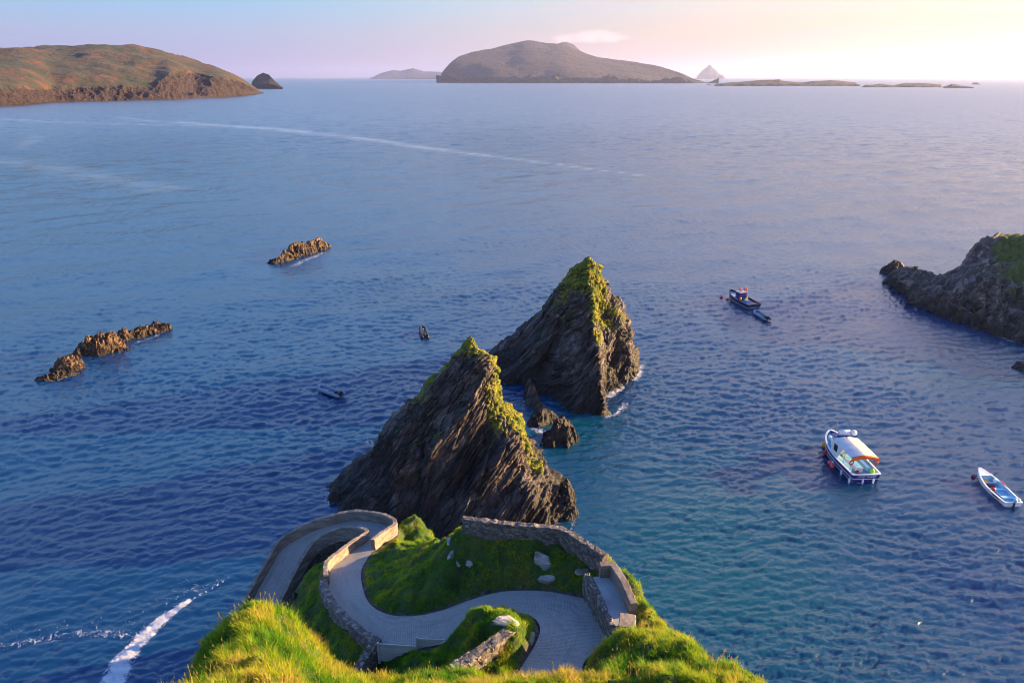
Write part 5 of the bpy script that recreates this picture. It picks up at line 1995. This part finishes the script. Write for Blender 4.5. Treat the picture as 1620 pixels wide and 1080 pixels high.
inflatable((1215, 507), (1194, 494), 'slate blue inflatable trailing behind the dark fishing boat', M_RIB)
inflatable((541, 627), (504, 614), 'dark blue inflatable moored alone to the left of the near stack', M_RIB)
inflatable((673, 535), (668, 520), 'small black inflatable seen end on, with a white float, left of the farther stack', M_BLACK, beam=1.7)


# ---------------------------------------------------------------- small white boat
def skiff():
    c, hd, Ln = place_between((1601, 803), (1546, 753))
    t = empty('motor_boat', (c[0], c[1], 0), hd)
    tag(t, 'small open white boat with an outboard, at the right edge of the water', 'boat')
    half = lambda u: 0.98 * (0.88 + 0.12 * u / 0.4 if u < 0.4 else (1 - ((u - 0.4) / 0.6) ** 2.0) ** 0.85 if u < 1 else 0.02) + 0.02
    sheer = lambda u: 0.62 + 0.45 * max(0, (u - 0.3) / 0.7) ** 1.8
    rows = hull_grid(Ln, half, sheer, lambda u: -0.3)
    hull_mesh('hull', rows, M_WHITE, t)
    rim_strip('gunwale', rows, M_WHITE, t, w=0.16, h=0.08)
    # open well: inner skin just below the rim
    deck_mesh('inner_floor', rows, 0, 0.10, M_LBLUE, t, zfun=lambda x: 0.22 if x < Ln * 0.27 else 0.80)
    bm = bmesh.new()
    for sgn in (0, -1):
        prev = None
        for r in rows[:31]:
            x, y, z = r[sgn]
            y2 = y - math.copysign(min(0.11, abs(y) * 0.5), y)
            a, b = bm.verts.new((x, y2, z + 0.01)), bm.verts.new((x, y2, 0.20))
            if prev:
                bm.faces.new((prev[0], a, b, prev[1]))
            prev = (a, b)
    bm_obj('inner_side', bm, M_LBLUE, t)
    deck_mesh('foredeck', [r for r in rows if r[0][0] > Ln * 0.27], 0.03, 0.02, M_WHITE, t)
    for x, w_ in ((-Ln * 0.30, 0.5), (-Ln * 0.05, 0.3), (Ln * 0.16, 0.3)):
        box_mesh('thwart', (x, 0, 0.48), (w_, 1.66, 0.06), M_LBLUE, t, 0, 0.01)
    box_mesh('fish_crate', (Ln * 0.22, 0.25, 0.42), (0.75, 0.5, 0.34), M_YEL, t, 0.2, 0.03)
    box_mesh('fish_crate', (Ln * 0.09, 0.1, 0.36), (0.5, 0.7, 0.26), M('maroon_crate', (0.13, 0.015, 0.02), 0.6), t, 0.1, 0.03)
    bm = bmesh.new()
    bmesh.ops.create_uvsphere(bm, u_segments=12, v_segments=8, radius=0.26)
    bmesh.ops.translate(bm, vec=(-Ln * 0.09, 0.55, 0.56), verts=bm.verts)
    bm_obj('red_float', bm, M_RED, t, smooth=True)
    bm = bmesh.new()
    bm_tube(bm, [(Ln * 0.02, -1.06, 0.75), (Ln * 0.14, -1.02, 0.78)], 0.07, 8)
    bm_obj('pink_fender', bm, M_PINK, t)
    bm = bmesh.new()
    bm_tube(bm, [(-Ln * 0.36, 0.6, 0.55), (-Ln * 0.10, 0.72, 0.6)], 0.06, 8)
    bm_obj('oar', bm, M_BLACK, t)
    box_mesh('name_plate', (-Ln * 0.28, 1.0, 0.48), (1.3, 0.02, 0.10), M_BLACK, t, 0.03, 0)
    bm = bmesh.new()
    bm_box(bm, (Ln * 0.17, -0.62, 0.66), (0.4, 0.4, 0.4))
    bmesh.ops.bevel(bm, geom=list(bm.edges), offset=0.08, segments=2, affect='EDGES')
    ct = bm_obj('console', bm, M_WHITE, t)
    outboard(t, -Ln / 2 - 0.05, 0.1, 0.55, M_LBLUE, 1.3)
    outboard(t, -Ln / 2 + 0.35, -0.55, 0.60, M_WHITE, 0.8)
    return t


skiff().scale = (1, 1.22, 1.25)


def buoy(px, py, r, mat, label, z=0.10, stretch=1.0, group='mooring buoys'):
    p = P(px, py, 0.1)
    t = empty('buoy', (p[0], p[1], 0))
    tag(t, label, 'buoy', group)
    bm = bmesh.new()
    bmesh.ops.create_uvsphere(bm, u_segments=16, v_segments=12, radius=r)
    bmesh.ops.scale(bm, vec=(1, 1, stretch), verts=bm.verts)
    bmesh.ops.translate(bm, vec=(0, 0, r * 0.45), verts=bm.verts)
    bm_obj('float', bm, mat, t, smooth=True)
    bm = bmesh.new()
    bm_tube(bm, [(0, 0, r * 1.3), (0, 0, r * 1.62)], r * 0.16, 8)
    bm_torus(bm, (0, 0, r * 1.72), r * 0.16, r * 0.05, axis='X', n=10, m_=5)
    bm_obj('mooring_eye', bm, M_BLACK, t)


buoy(1141, 470, 0.40, M_PINK, 'pink buoy ahead of the dark fishing boat')
buoy(1151, 474, 0.32, M_RED, 'red buoy touching the bow of the dark fishing boat')
buoy(1305, 704, 0.42, M_YEL, 'yellow buoy at the bow of the passenger boat', stretch=1.2)
buoy(1306, 716, 0.34, M_RED, 'deep red buoy below the yellow one by the passenger boat')
buoy(1313, 732, 0.33, M_PINK, 'upper of two pink buoys against the side of the passenger boat')
buoy(1316.5, 737, 0.33, M_PINK, 'lower of two pink buoys against the side of the passenger boat')
buoy(1540, 754, 0.28, M('dark_red_plastic', (0.25, 0.01, 0.04), 0.4), 'dark red buoy just ahead of the small white boat')
buoy(668, 519, 0.45, M_WHITE, 'white float at the nose of the small black inflatable')


def rope(a, b, label):
    bm = bmesh.new()
    a, b = Vector(a), Vector(b)
    pts = []
    for k in range(9):
        f = k / 8
        p = a.lerp(b, f)
        p.z -= 0.35 * sin(pi * f) * min(1.0, (a - b).length / 4)
        pts.append(p)
    bm_tube(bm, pts, 0.025, 6)
    tag(bm_obj('mooring_rope', bm, M_CANVAS, None), label, 'rope', 'mooring ropes')


def bowpt(px, py, z):
    p = P(px, py, 0.0)
    return (p[0], p[1], z)


rope(bowpt(1312, 706, 1.9), bowpt(1306, 706, 0.35), 'slack rope from the bow of the passenger boat to its yellow buoy')
rope(bowpt(1155, 471, 1.6), bowpt(1141, 471, 0.35), 'slack rope from the dark fishing boat to its pink buoy')
rope(bowpt(1548, 755, 1.2), bowpt(1540, 755, 0.25), 'slack rope from the small white boat to its dark red buoy')

# ---------------------------------------------------------------- sea air
def build_haze():
    m, nt = new_mat('sea_haze')
    pv = nt.n('ShaderNodeVolumePrincipled')
    pv.inputs['Color'].default_value = (0.52, 0.60, 1.0, 1)
    pv.inputs['Density'].default_value = 0.000036
    pv.inputs['Anisotropy'].default_value = 0.45
    nt.n('ShaderNodeOutputMaterial', {'Volume': pv.outputs[0]})
    bm = bmesh.new()
    bmesh.ops.create_cube(bm, size=1.0)
    bmesh.ops.scale(bm, vec=(150000, 150000, 800), verts=bm.verts)
    bmesh.ops.translate(bm, vec=(0, 0, 400 - 20), verts=bm.verts)
    me = bpy.data.meshes.new('haze')
    bm.to_mesh(me)
    bm.free()
    me.materials.append(m)
    o = bpy.data.objects.new('haze', me)
    COL.objects.link(o)
    o['kind'] = 'stuff'


build_haze()
